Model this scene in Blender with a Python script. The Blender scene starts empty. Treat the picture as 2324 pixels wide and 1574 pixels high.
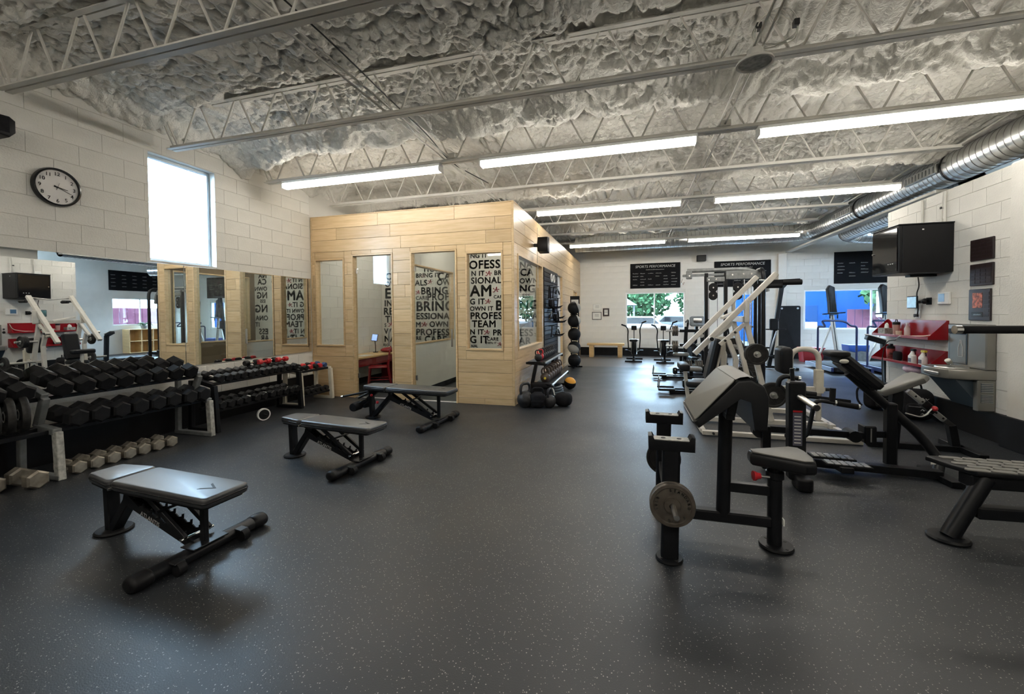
import bpy, bmesh, math, random
import numpy as np
from mathutils import Vector, Matrix
random.seed(7); np.random.seed(7)
R = math.radians
scene = bpy.context.scene
COL = scene.collection

# ------------------------------------------------------------------ camera, world, exposure
cam_d = bpy.data.cameras.new('camera'); cam = bpy.data.objects.new('camera', cam_d); COL.objects.link(cam)
yaw, pit, rol = R(16.05), R(-1.35), R(-0.47)
fw = Vector((-math.sin(yaw)*math.cos(pit), math.cos(yaw)*math.cos(pit), math.sin(pit)))
rt0 = Vector((math.cos(yaw), math.sin(yaw), 0)); up0 = rt0.cross(fw)
rt = rt0*math.cos(rol)+up0*math.sin(rol); up = -rt0*math.sin(rol)+up0*math.cos(rol)
cam.matrix_world = Matrix(((rt.x, up.x, -fw.x, 0), (rt.y, up.y, -fw.y, 0), (rt.z, up.z, -fw.z, 1.5), (0, 0, 0, 1)))
cam_d.sensor_fit = 'HORIZONTAL'; cam_d.sensor_width = 36.0; cam_d.lens = 962.2/2324*36.0
cam_d.shift_y = -(787-734.5)/2324; cam_d.clip_start = 0.05; cam_d.clip_end = 300
scene.camera = cam
scene.view_settings.view_transform = 'Standard'; scene.view_settings.look = 'None'
scene.view_settings.exposure = 0.55; scene.view_settings.gamma = 1.0
scene.view_settings.use_curve_mapping = False
scene.cycles.use_denoising = True
scene.cycles.max_bounces = 6; scene.cycles.diffuse_bounces = 4; scene.cycles.glossy_bounces = 4
scene.cycles.transparent_max_bounces = 10; scene.cycles.caustics_reflective = False; scene.cycles.caustics_refractive = False
scene.cycles.sample_clamp_indirect = 8.0; scene.cycles.use_adaptive_sampling = True; scene.cycles.adaptive_threshold = .16; scene.cycles.adaptive_min_samples = 16
W = bpy.data.worlds.new('sky'); scene.world = W; W.use_nodes = True
wn = W.node_tree; wn.nodes.clear()
wo = wn.nodes.new('ShaderNodeOutputWorld'); wb = wn.nodes.new('ShaderNodeBackground')
SKY = 29.0; LAMP = 21.5
wb.inputs[0].default_value = (0.52, 0.74, 1.0, 1); wb.inputs[1].default_value = SKY
wn.links.new(wb.outputs[0], wo.inputs[0])

# sampling portals in the window openings (they emit nothing)
def portal(name, loc, sx, sy, direction):
    l = bpy.data.lights.new(name, 'AREA'); l.shape = 'RECTANGLE'; l.size = sx; l.size_y = sy; l.cycles.is_portal = True
    o = bpy.data.objects.new(name, l); COL.objects.link(o); o.location = loc; o.rotation_euler = Vector(direction).to_track_quat('-Z', 'Y').to_euler(); return o
portal('sky_portal', (-6.05, 4.297, 2.884), .87, 1.35, (1, 0, 0))
portal('sky_portal', (.695, 15.65, 1.575), 1.95, 1.27, (0, -1, 0))
portal('sky_portal', (3.57, 15.65, 1.06), .82, 2.12, (0, -1, 0))
portal('sky_portal', (8.75, 12.925, 1.715), 2.05, 1.13, (-1, 0, 0))
portal('sky_portal', (6.45, 15.65, 1.555), 2.6, 1.25, (0, -1, 0))

# ------------------------------------------------------------------ materials
MATS = {}
def mat(name, col=(.5, .5, .5), rough=.5, metal=0.0, spec=.5, noise=None, bump=None, coat=0, emit=None):
    """noise=(scale, amount, stretch) varies the colour, bump=(scale, strength)"""
    m = bpy.data.materials.new(name); m.use_nodes = True; MATS[name] = m
    nt = m.node_tree; b = nt.nodes['Principled BSDF']
    b.inputs['Base Color'].default_value = (*col, 1); b.inputs['Roughness'].default_value = rough
    b.inputs['Metallic'].default_value = metal; b.inputs['Specular IOR Level'].default_value = spec
    if coat: b.inputs['Coat Weight'].default_value = coat; b.inputs['Coat Roughness'].default_value = .4
    if emit: b.inputs['Emission Color'].default_value = (*emit[0], 1); b.inputs['Emission Strength'].default_value = emit[1]
    tc = None
    if noise or bump:
        tc = nt.nodes.new('ShaderNodeTexCoord')
    if noise:
        mp = nt.nodes.new('ShaderNodeMapping'); st = noise[2] if len(noise) > 2 else (1, 1, 1)
        mp.inputs['Scale'].default_value = st; nt.links.new(tc.outputs['Object'], mp.inputs[0])
        n = nt.nodes.new('ShaderNodeTexNoise'); n.inputs['Scale'].default_value = noise[0]; n.inputs['Detail'].default_value = 2
        nt.links.new(mp.outputs[0], n.inputs['Vector'])
        r = nt.nodes.new('ShaderNodeMapRange'); r.inputs['From Min'].default_value = .3; r.inputs['From Max'].default_value = .7
        r.inputs['To Min'].default_value = 1-noise[1]; r.inputs['To Max'].default_value = 1+noise[1]
        nt.links.new(n.outputs['Fac'], r.inputs['Value'])
        mx = nt.nodes.new('ShaderNodeVectorMath'); mx.operation = 'SCALE'; mx.inputs[0].default_value = col
        nt.links.new(r.outputs[0], mx.inputs['Scale']); nt.links.new(mx.outputs[0], b.inputs['Base Color'])
        r2 = nt.nodes.new('ShaderNodeMapRange'); r2.inputs['To Min'].default_value = max(.02, rough*.85); r2.inputs['To Max'].default_value = min(1, rough*1.15)
        nt.links.new(n.outputs['Fac'], r2.inputs['Value']); nt.links.new(r2.outputs[0], b.inputs['Roughness'])
    if bump:
        n2 = nt.nodes.new('ShaderNodeTexNoise'); n2.inputs['Scale'].default_value = bump[0]; n2.inputs['Detail'].default_value = 2
        nt.links.new(tc.outputs['Object'], n2.inputs['Vector'])
        bp = nt.nodes.new('ShaderNodeBump'); bp.inputs['Strength'].default_value = bump[1]; bp.inputs['Distance'].default_value = .01
        nt.links.new(n2.outputs['Fac'], bp.inputs['Height']); nt.links.new(bp.outputs[0], b.inputs['Normal'])
    return m
mat('cmu', (.70, .685, .64), .75, bump=(60, .35), noise=(3, .05))
mat('mortar', (.64, .62, .57), .85)
mat('plaster', (.68, .66, .60), .8, noise=(2, .04))
mat('wallback', (.69, .67, .62), .8, noise=(3, .04))
mat('blackrubber', (.008, .008, .009), .6, 0.0, .2, noise=(8, .3))
mat('blackmetal', (.007, .0075, .009), .38, 0.0, .25, noise=(20, .2))
mat('blackgloss', (.012, .013, .015), .2)
mat('blackplastic', (.008, .008, .009), .45, 0.0, .22)
mat('dumbbell', (.010, .010, .011), .48, 0.0, .25, noise=(30, .25))
mat('vinyl', (.009, .0095, .011), .42, 0.0, .25); mat('benchvinyl', (.014, .015, .018), .42, 0.0, .9, coat=.5)
mat('greyvinyl', (.16, .155, .14), .42)
mat('seam', (.006, .006, .006), .6)
mat('chrome', (.8, .8, .8), .14, 1.0)
mat('steel', (.62, .62, .60), .32, 1.0, noise=(15, .15))
mat('silverdb', (.33, .30, .25), .45, .75, noise=(12, .3))
mat('whitepaint', (.58, .55, .49), .38, noise=(10, .06))
mat('joist', (.66, .64, .59), .5, noise=(6, .06))
mat('greyframe', (.20, .21, .21), .5, .2, noise=(14, .2))
mat('greyworn', (.40, .40, .37), .6, noise=(25, .35))
mat('creampost', (.62, .58, .48), .5, noise=(10, .08))
mat('plate', (.030, .029, .028), .5, .3, .28, noise=(25, .3))
mat('bronzeplate', (.13, .11, .09), .45, .6, noise=(20, .25))
mat('duct', (.62, .63, .62), .30, 1.0, noise=(5, .14))
mat('ductseam', (.36, .36, .36), .4, 1.0)
mat('red', (.25, .009, .015), .4); mat('redgloss', (.26, .008, .014), .25)
mat('redknob', (.55, .02, .03), .3)
mat('white', (.78, .78, .76), .5); mat('paper', (.72, .72, .68), .8); mat('print', (.03, .03, .03), .7)
mat('ink', (.02, .02, .02), .7); mat('redink', (.34, .04, .06), .7)
mat('chalk', (.55, .55, .52), .9); mat('board', (.006, .006, .007), .6, 0.0, .08)
mat('plaque', (.02, .011, .012), .35); mat('plaqueplate', (.028, .016, .016), .3, .3)
mat('photo', (.45, .14, .10), .5, noise=(30, .9))
mat('mirror', (.86, .88, .88), .008, 1.0)
mat('clockface', (.72, .70, .68), .5)
mat('screen', (.10, .22, .24), .25, noise=(8, .6)); mat('bluescreen', (.10, .20, .34), .2)
mat('tabletscreen', (.25, .4, .8), .3, emit=((.35, .5, .95), .8))
mat('darkglass', (.008, .008, .009), .06)
mat('beech', (.62, .42, .20), .45, noise=(4, .12, (1, 12, 12)))
mat('kettlebell', (.022, .022, .024), .42, 0.0, .28, noise=(25, .3)); mat('kbbrown', (.075, .055, .045), .45, noise=(25, .3))
mat('greyball', (.32, .31, .28), .6); mat('yellowball', (.70, .33, .03), .5)
mat('bluetube', (.02, .03, .10), .35); mat('bluebag', (.03, .09, .36), .4)
mat('bluepad', (.05, .10, .25), .5)
mat('cloth', (.012, .012, .014), .85, 0.0, .15, noise=(20, .3)); mat('greencloth', (.03, .10, .08), .8)
mat('pinkbag', (.55, .40, .48), .5, noise=(15, .3))
mat('bottle', (.45, .27, .24), .3); mat('clearbottle', (.55, .45, .42), .15); mat('mug', (.62, .50, .38), .4)
mat('spray', (.74, .74, .72), .4); mat('yellowtrig', (.70, .55, .05), .4); mat('label', (.10, .10, .14), .5)
mat('tissue', (.30, .30, .28), .7, noise=(40, .5)); mat('shaker', (.30, .05, .05), .4, noise=(14, .9))
mat('fountain', (.30, .29, .265), .36, .8, noise=(3, .08)); mat('fountaindark', (.05, .07, .09), .4)
mat('backfloor', (.085, .072, .062), .38, noise=(3, .25, (1, 6, 1)))
mat('officefloor', (.035, .036, .038), .45, noise=(3, .3))
mat('asphalt', (.055, .055, .058), .9, 0.0, 0.0, noise=(1, .1)); mat('bluebuilding', (.007, .026, .085), .8, 0.0, 0.0, noise=(1, .08))
mat('bluedoor', (.008, .022, .06), .7, 0.0, 0.0); mat('fence', (.075, .03, .045), .8, 0.0, 0.0, noise=(2, .2, (8, 1, 1)))
mat('leaf', (.03, .065, .03), .7, 0.0, 0.0, noise=(3, .4)); mat('trunk', (.10, .08, .06), .9, 0.0, 0.0)
mat('canopy', (.18, .18, .18), .7, 0.0, 0.0); mat('carwhite', (.10, .10, .11), .3); mat('cardark', (.02, .024, .03), .3)
mat('cable', (.02, .02, .02), .6); mat('whitecable', (.7, .68, .62), .6)
mat('knobwhite', (.72, .70, .62), .4); mat('plantleaf', (.03, .08, .02), .6)
mat('alu', (.55, .60, .64), .4, .3)
mat('lens', (.9, .9, .88), .5, emit=((1.0, .945, .85), LAMP))

def nodes_mat(name):
    m = bpy.data.materials.new(name); m.use_nodes = True; MATS[name] = m
    return m, m.node_tree, m.node_tree.nodes['Principled BSDF']
# rubber floor with pale flecks
m, nt, b = nodes_mat('rubberfloor')
tc = nt.nodes.new('ShaderNodeTexCoord')
v = nt.nodes.new('ShaderNodeTexVoronoi'); v.inputs['Scale'].default_value = 125; nt.links.new(tc.outputs['Object'], v.inputs['Vector'])
wnz = nt.nodes.new('ShaderNodeSeparateColor'); nt.links.new(v.outputs['Color'], wnz.inputs[0])
gt = nt.nodes.new('ShaderNodeMath'); gt.operation = 'GREATER_THAN'; gt.inputs[1].default_value = .74; nt.links.new(wnz.outputs[0], gt.inputs[0])
lt = nt.nodes.new('ShaderNodeMath'); lt.operation = 'LESS_THAN'; nt.links.new(v.outputs['Distance'], lt.inputs[0])
rs = nt.nodes.new('ShaderNodeMath'); rs.operation = 'MULTIPLY'; rs.inputs[1].default_value = .40; nt.links.new(wnz.outputs[1], rs.inputs[0]); nt.links.new(rs.outputs[0], lt.inputs[1])
ml = nt.nodes.new('ShaderNodeMath'); ml.operation = 'MULTIPLY'; nt.links.new(gt.outputs[0], ml.inputs[0]); nt.links.new(lt.outputs[0], ml.inputs[1])
n1 = nt.nodes.new('ShaderNodeTexNoise'); n1.inputs['Scale'].default_value = 1.3; n1.inputs['Detail'].default_value = 3; nt.links.new(tc.outputs['Object'], n1.inputs['Vector'])
cr = nt.nodes.new('ShaderNodeMapRange'); cr.inputs['To Min'].default_value = .7; cr.inputs['To Max'].default_value = 1.3; nt.links.new(n1.outputs['Fac'], cr.inputs['Value'])
sc = nt.nodes.new('ShaderNodeVectorMath'); sc.operation = 'SCALE'; sc.inputs[0].default_value = (.0165, .0188, .0225); nt.links.new(cr.outputs[0], sc.inputs['Scale'])
mx = nt.nodes.new('ShaderNodeMix'); mx.data_type = 'RGBA'; nt.links.new(ml.outputs[0], mx.inputs['Factor']); nt.links.new(sc.outputs[0], mx.inputs['A']); mx.inputs['B'].default_value = (.26, .25, .23, 1)
nt.links.new(mx.outputs['Result'], b.inputs['Base Color'])
rr = nt.nodes.new('ShaderNodeMapRange'); rr.inputs['From Min'].default_value = .3; rr.inputs['From Max'].default_value = .7; rr.inputs['To Min'].default_value = .40; rr.inputs['To Max'].default_value = .50; nt.links.new(n1.outputs['Fac'], rr.inputs['Value']); nt.links.new(rr.outputs[0], b.inputs['Roughness'])
n3 = nt.nodes.new('ShaderNodeTexNoise'); n3.inputs['Scale'].default_value = 160; nt.links.new(tc.outputs['Object'], n3.inputs['Vector'])
bp = nt.nodes.new('ShaderNodeBump'); bp.inputs['Strength'].default_value = .25; bp.inputs['Distance'].default_value = .003; nt.links.new(n3.outputs['Fac'], bp.inputs['Height']); nt.links.new(bp.outputs[0], b.inputs['Normal'])
b.inputs['Specular IOR Level'].default_value = .5
# maple planks: grain along local X, tone varies per plank
m, nt, b = nodes_mat('maple')
tc = nt.nodes.new('ShaderNodeTexCoord'); oi = nt.nodes.new('ShaderNodeObjectInfo')
ad = nt.nodes.new('ShaderNodeVectorMath'); ad.operation = 'ADD'; nt.links.new(tc.outputs['Object'], ad.inputs[0])
cx = nt.nodes.new('ShaderNodeVectorMath'); cx.operation = 'SCALE'; cx.inputs[0].default_value = (37, 91, 53); nt.links.new(oi.outputs['Random'], cx.inputs['Scale']); nt.links.new(cx.outputs[0], ad.inputs[1])
mp = nt.nodes.new('ShaderNodeMapping'); mp.inputs['Scale'].default_value = (1.2, 6, 14); nt.links.new(ad.outputs[0], mp.inputs[0])
n1 = nt.nodes.new('ShaderNodeTexNoise'); n1.inputs['Scale'].default_value = 2.2; n1.inputs['Detail'].default_value = 4; n1.inputs['Roughness'].default_value = .6; nt.links.new(mp.outputs[0], n1.inputs['Vector'])
rp = nt.nodes.new('ShaderNodeValToRGB'); rp.color_ramp.elements[0].position = .25; rp.color_ramp.elements[0].color = (.53, .36, .18, 1); rp.color_ramp.elements[1].position = .75; rp.color_ramp.elements[1].color = (.70, .52, .305, 1)
nt.links.new(n1.outputs['Fac'], rp.inputs[0])
rm = nt.nodes.new('ShaderNodeMapRange'); rm.inputs['To Min'].default_value = .88; rm.inputs['To Max'].default_value = 1.1; nt.links.new(oi.outputs['Random'], rm.inputs['Value'])
sc = nt.nodes.new('ShaderNodeVectorMath'); sc.operation = 'SCALE'; nt.links.new(rp.outputs[0], sc.inputs[0]); nt.links.new(rm.outputs[0], sc.inputs['Scale']); nt.links.new(sc.outputs[0], b.inputs['Base Color'])
b.inputs['Roughness'].default_value = .36; b.inputs['Coat Weight'].default_value = .15; b.inputs['Coat Roughness'].default_value = .25
# sprayed foam
m, nt, b = nodes_mat('foam')
tc = nt.nodes.new('ShaderNodeTexCoord')
n1 = nt.nodes.new('ShaderNodeTexNoise'); n1.inputs['Scale'].default_value = 1.2; n1.inputs['Detail'].default_value = 3; nt.links.new(tc.outputs['Object'], n1.inputs['Vector'])
rp = nt.nodes.new('ShaderNodeValToRGB'); rp.color_ramp.elements[0].position = .3; rp.color_ramp.elements[0].color = (.58, .56, .515, 1); rp.color_ramp.elements[1].position = .7; rp.color_ramp.elements[1].color = (.80, .78, .72, 1)
nt.links.new(n1.outputs['Fac'], rp.inputs[0]); nt.links.new(rp.outputs[0], b.inputs['Base Color']); b.inputs['Roughness'].default_value = .55; b.inputs['Specular IOR Level'].default_value = .35
v = nt.nodes.new('ShaderNodeTexNoise'); v.inputs['Scale'].default_value = 26; v.inputs['Detail'].default_value = 2; v.inputs['Distortion'].default_value = .6; nt.links.new(tc.outputs['Object'], v.inputs['Vector'])
bp = nt.nodes.new('ShaderNodeBump'); bp.inputs['Strength'].default_value = .7; bp.inputs['Distance'].default_value = .02; nt.links.new(v.outputs['Fac'], bp.inputs['Height']); nt.links.new(bp.outputs[0], b.inputs['Normal'])
# clear pane: see-through with a Fresnel reflection
m, nt, b = nodes_mat('glass'); nt.nodes.remove(b)
out = nt.nodes['Material Output']; tr = nt.nodes.new('ShaderNodeBsdfTransparent'); gl = nt.nodes.new('ShaderNodeBsdfGlossy'); gl.inputs['Roughness'].default_value = .01
tr.inputs[0].default_value = (.93, .95, .94, 1)
fr = nt.nodes.new('ShaderNodeLayerWeight'); fr.inputs[0].default_value = .5; ms = nt.nodes.new('ShaderNodeMixShader')
pw = nt.nodes.new('ShaderNodeMath'); pw.operation = 'POWER'; pw.inputs[1].default_value = 5; bo = nt.nodes.new('ShaderNodeMath'); bo.operation = 'MULTIPLY_ADD'; bo.inputs[1].default_value = .9; bo.inputs[2].default_value = .045; bo.use_clamp = True
nt.links.new(fr.outputs['Facing'], pw.inputs[0]); nt.links.new(pw.outputs[0], bo.inputs[0]); nt.links.new(bo.outputs[0], ms.inputs[0]); nt.links.new(tr.outputs[0], ms.inputs[1]); nt.links.new(gl.outputs[0], ms.inputs[2]); nt.links.new(ms.outputs[0], out.inputs[0])

# ------------------------------------------------------------------ mesh helpers
def link(name, me, par=None, loc=None, rot=None):
    o = bpy.data.objects.new(name, me); COL.objects.link(o)
    if par is not None: o.parent = par
    if loc is not None: o.location = loc
    if rot is not None: o.rotation_euler = rot
    return o
def mk(name, vs, fs, m, par=None, smooth=True, ang=35, loc=None, rot=None):
    me = bpy.data.meshes.new(name); me.from_pydata([tuple(v) for v in vs], [], fs); me.materials.append(MATS[m])
    if smooth:
        me.polygons.foreach_set('use_smooth', [True]*len(me.polygons)); me.set_sharp_from_angle(angle=R(ang))
    me.update()
    return link(name, me, par, loc, rot)
def cbox(sx, sy, sz, bev=.004):
    """chamfered box about the origin"""
    h = (sx/2, sy/2, sz/2); bev = min(bev, *(.45*x*2 for x in h)) if bev else 0
    if not bev:
        vs = [(a*h[0], b_*h[1], c*h[2]) for a in (-1, 1) for b_ in (-1, 1) for c in (-1, 1)]
        return vs, [(0, 1, 3, 2), (4, 6, 7, 5), (0, 4, 5, 1), (2, 3, 7, 6), (0, 2, 6, 4), (1, 5, 7, 3)]
    vs = []; ix = {}
    for a in (-1, 1):
        for b_ in (-1, 1):
            for c in (-1, 1):
                s = (a, b_, c)
                for k in range(3):
                    p = [s[i]*(h[i] if i == k else h[i]-bev) for i in range(3)]
                    ix[(s, k)] = len(vs); vs.append(p)
    fs = []
    def add(idx):
        c = Vector((0, 0, 0))
        for i in idx: c += Vector(vs[i])
        n = (Vector(vs[idx[1]])-Vector(vs[idx[0]])).cross(Vector(vs[idx[2]])-Vector(vs[idx[1]]))
        fs.append(tuple(idx) if n.dot(c) > 0 else tuple(reversed(idx)))
    for k in range(3):
        i, j = (k+1) % 3, (k+2) % 3
        for s in (-1, 1):
            q = []
            for a, b_ in ((-1, -1), (1, -1), (1, 1), (-1, 1)):
                t = [0, 0, 0]; t[k] = s; t[i] = a; t[j] = b_; q.append(ix[(tuple(t), k)])
            add(q)
        for a in (-1, 1):
            for b_ in (-1, 1):
                t0 = [0, 0, 0]; t1 = [0, 0, 0]; t0[k] = -1; t1[k] = 1
                for t in (t0, t1): t[i] = a; t[j] = b_
                add([ix[(tuple(t0), i)], ix[(tuple(t1), i)], ix[(tuple(t1), j)], ix[(tuple(t0), j)]])
    for a in (-1, 1):
        for b_ in (-1, 1):
            for c in (-1, 1):
                add([ix[((a, b_, c), k)] for k in range(3)])
    return vs, fs
def box(par, name, m, c, s, bev=.004, rot=None):
    vs, fs = cbox(*s, bev)
    return mk(name, vs, fs, m, par, smooth=False, loc=c, rot=rot)
def bb(par, name, m, x0, x1, y0, y1, z0, z1, bev=.004):
    return box(par, name, m, ((x0+x1)/2, (y0+y1)/2, (z0+z1)/2), (abs(x1-x0), abs(y1-y0), abs(z1-z0)), bev)
def frame_of(d, hint=(0, 0, 1)):
    d = Vector(d).normalized(); h = Vector(hint)
    if abs(d.dot(h)) > .95: h = Vector((1, 0, 0)) if abs(d.x) < .9 else Vector((0, 1, 0))
    u = h.cross(d).normalized(); v = d.cross(u)
    return u, v, d
def bar(par, name, m, p, q, w, h, bev=.004, hint=(0, 0, 1)):
    """rectangular tube from p to q; w across, h along the hint side"""
    p = Vector(p); q = Vector(q); u, v, d = frame_of(q-p, hint); L = (q-p).length
    vs, fs = cbox(w, h, L, bev); c = (p+q)/2
    return mk(name, [c+u*a+v*b_+d*e for a, b_, e in vs], fs, m, par, smooth=False)
def ring_mesh(path, rads, n, cap=True, closed=False):
    pts = [Vector(p) for p in path]; k = len(pts); vs = []; fs = []
    tan = []
    for i in range(k):
        if closed: t = pts[(i+1) % k]-pts[i-1]
        else: t = pts[min(i+1, k-1)]-pts[max(i-1, 0)]
        tan.append(t.normalized())
    u, v, _ = frame_of(tan[0])
    for i in range(k):
        if i:
            ax = tan[i-1].cross(tan[i])
            if ax.length > 1e-7:
                rm_ = Matrix.Rotation(tan[i-1].angle(tan[i]), 3, ax.normalized()); u = rm_ @ u; v = rm_ @ v
        for j in range(n):
            a = 2*math.pi*j/n; vs.append(pts[i]+(u*math.cos(a)+v*math.sin(a))*rads[i])
    for i in range(k if closed else k-1):
        for j in range(n):
            a, b_ = i*n+j, i*n+(j+1) % n; c, d = ((i+1) % k)*n+(j+1) % n, ((i+1) % k)*n+j
            fs.append((a, b_, c, d))
    if cap and not closed:
        fs.append(tuple(reversed(range(n)))); fs.append(tuple(range((k-1)*n, k*n)))
    return vs, fs
def rod(par, name, m, p, q, r, r2=None, n=16, loc=None, rot=None):
    vs, fs = ring_mesh([p, q], [r, r if r2 is None else r2], n)
    return mk(name, vs, fs, m, par, loc=loc, rot=rot)
def round_path(pts, rad, seg=5):
    pts = [Vector(p) for p in pts]; out = [pts[0]]
    for i in range(1, len(pts)-1):
        a, b_, c = pts[i-1], pts[i], pts[i+1]
        r = min(rad, (a-b_).length*.48, (c-b_).length*.48)
        p0 = b_+(a-b_).normalized()*r; p1 = b_+(c-b_).normalized()*r
        for s in range(seg+1):
            t = s/seg; out.append(p0*(1-t)**2+b_*2*t*(1-t)+p1*t*t)
    out.append(pts[-1]); return out
def pipe(par, name, m, pts, r, rad=.06, n=10, seg=5, closed=False):
    path = round_path(pts, rad, seg) if rad and not closed else [Vector(p) for p in pts]
    vs, fs = ring_mesh(path, [r]*len(path), n, closed=closed)
    return mk(name, vs, fs, m, par)
def lathe(par, name, m, prof, c=(0, 0, 0), axis=(0, 0, 1), n=24, smooth=True, phase=0, ang=35):
    """profile of (radius, height) turned about axis through c"""
    u, v, d = frame_of(axis); c = Vector(c); vs = []; fs = []; idx = []
    for r, h in prof:
        if r < 1e-6: idx.append([len(vs)]); vs.append(c+d*h)
        else:
            idx.append(list(range(len(vs), len(vs)+n)))
            for j in range(n):
                a = 2*math.pi*j/n+phase; vs.append(c+d*h+(u*math.cos(a)+v*math.sin(a))*r)
    for i in range(len(prof)-1):
        A, B = idx[i], idx[i+1]
        for j in range(n):
            a, b_ = A[j % len(A)], A[(j+1) % len(A)]; e, f = B[(j+1) % len(B)], B[j % len(B)]
            q = [a]
            for k_ in (b_, e, f):
                if k_ not in q: q.append(k_)
            if len(q) > 2: fs.append(tuple(q))
    return mk(name, vs, fs, m, par, smooth, ang)
def ball(par, name, m, c, r, n=20, k=12):
    r = r if hasattr(r, '__len__') else (r, r, r); vs = []; fs = []
    vs.append((0, 0, -1))
    for i in range(1, k):
        t = -math.pi/2+math.pi*i/k
        for j in range(n):
            a = 2*math.pi*j/n; vs.append((math.cos(t)*math.cos(a), math.cos(t)*math.sin(a), math.sin(t)))
    vs.append((0, 0, 1)); top = len(vs)-1
    for j in range(n):
        fs.append((0, 1+(j+1) % n, 1+j)); fs.append((top, 1+(k-2)*n+j, 1+(k-2)*n+(j+1) % n))
    for i in range(k-2):
        for j in range(n):
            fs.append((1+i*n+j, 1+i*n+(j+1) % n, 1+(i+1)*n+(j+1) % n, 1+(i+1)*n+j))
    return mk(name, [(c[0]+x*r[0], c[1]+y*r[1], c[2]+z*r[2]) for x, y, z in vs], fs, m, par)
def rrect(w, h, rad, seg=4):
    o = []
    for cx_, cy_, a0 in ((w/2-rad, h/2-rad, 0), (-w/2+rad, h/2-rad, 90), (-w/2+rad, -h/2+rad, 180), (w/2-rad, -h/2+rad, 270)):
        for s in range(seg+1):
            a = R(a0+90*s/seg); o.append((cx_+rad*math.cos(a), cy_+rad*math.sin(a)))
    return o
def slab(par, name, m, poly, t, o=(0, 0, 0), u=(1, 0, 0), v=(0, 1, 0), soft=0.0, seg=3, ang=35):
    """outline (counter-clockwise in u,v) extruded by t along u x v, edges rounded by soft"""
    o = Vector(o); u = Vector(u).normalized(); v = Vector(v).normalized(); w = u.cross(v); n = len(poly)
    cx_ = sum(p[0] for p in poly)/n; cy_ = sum(p[1] for p in poly)/n
    ex = max(max(abs(p[0]-cx_) for p in poly), 1e-6); ey = max(max(abs(p[1]-cy_) for p in poly), 1e-6)
    layers = []
    if soft:
        for s in range(seg+1):
            a = math.pi/2*s/seg; layers.append((soft*(1-math.sin(a)), soft*(1-math.cos(a))))
        layers = layers+[(i, t-z) for i, z in reversed(layers)]
    else: layers = [(0, 0), (0, t)]
    vs = []; fs = []
    for ins, z in layers:
        for p in poly:
            vs.append(o+u*(cx_+(p[0]-cx_)*(1-ins/ex))+v*(cy_+(p[1]-cy_)*(1-ins/ey))+w*z)
    for i in range(len(layers)-1):
        for j in range(n):
            fs.append((i*n+j, i*n+(j+1) % n, (i+1)*n+(j+1) % n, (i+1)*n+j))
    fs.append(tuple(reversed(range(n)))); fs.append(tuple(range((len(layers)-1)*n, len(layers)*n)))
    return mk(name, vs, fs, m, par, True, ang)
def text(par, name, m, s, o, u, v, size, depth=.002, off=0.0, shear=0.0, align='LEFT', sp=1.0):
    """flat raised lettering: baseline origin o, reading along u, up v, cap height size"""
    cu = bpy.data.curves.new(name, 'FONT'); cu.body = s; cu.size = 1; cu.shear = shear; cu.align_x = align
    cu.space_character = sp; cu.resolution_u = 3
    t_ = bpy.data.objects.new(name, cu); me0 = t_.to_mesh()
    vs = [tuple(x.co) for x in me0.vertices]; fs = [tuple(q_.vertices) for q_ in me0.polygons]
    t_.to_mesh_clear(); bpy.data.objects.remove(t_); bpy.data.curves.remove(cu)
    if off:
        n0 = len(vs); sh_ = [(0, 0), (off, 0), (-off, 0), (0, off), (0, -off), (off*.7, off*.7), (-off*.7, -off*.7)]
        fs = [tuple(i+n0*k_ for i in f) for k_ in range(len(sh_)) for f in fs]; vs = [(x+a_, y+b_, z) for a_, b_ in sh_ for x, y, z in vs]
    k = size/.70; o = Vector(o); u = Vector(u).normalized(); v = Vector(v).normalized(); w = u.cross(v)
    return mk(name, [o+u*x*k+v*y*k+w*depth for x, y, z in vs], fs, m, par, smooth=False)
def scribble(par, name, m, o, u, v, w, h, seed, th=.006):
    """unreadable handwriting: one wavy ribbon"""
    rnd = random.Random(seed); o = Vector(o); u = Vector(u); v = Vector(v); n = max(5, int(w/h*2.2)); vs = []; fs = []
    for i in range(n+1):
        y = (h if i % 2 else 0)*rnd.uniform(.5, 1); c = o+u*(w*i/n)+v*y
        vs += [c-u*th*.5, c+u*th*.5+v*th*.4]
        if i: fs.append((2*i-2, 2*i-1, 2*i+1, 2*i))
    return mk(name, vs, fs, m, par, smooth=False)
# things
def tag(o, label, cat, group=None):
    o['label'] = label; o['category'] = cat
    if group: o['group'] = group
    return o
def thing(name, label, cat, loc=(0, 0, 0), rz=0, group=None):
    o = bpy.data.objects.new(name, None); COL.objects.link(o); o.empty_display_size = .1
    o.location = loc; o.rotation_euler = (0, 0, R(rz)); return tag(o, label, cat, group)
def struct(o): o['kind'] = 'structure'; return o
def kids(o): return [x for x in COL.objects if x.parent == o]
KID = {}
def copy_tree(src, children, loc=None, rz=None, label=None, group=None):
    r = src.copy(); COL.objects.link(r)
    if loc is not None: r.location = loc
    if rz is not None: r.rotation_euler = (0, 0, R(rz))
    if label: r['label'] = label
    if group: r['group'] = group
    for ch in children:
        c = ch.copy(); COL.objects.link(c); c.parent = r
    return r
ORD = ['nearest', 'second', 'third', 'fourth', 'fifth', 'sixth', 'seventh', 'eighth', 'ninth', 'tenth', 'eleventh', 'twelfth', 'thirteenth', 'fourteenth', 'fifteenth', 'sixteenth']
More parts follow.
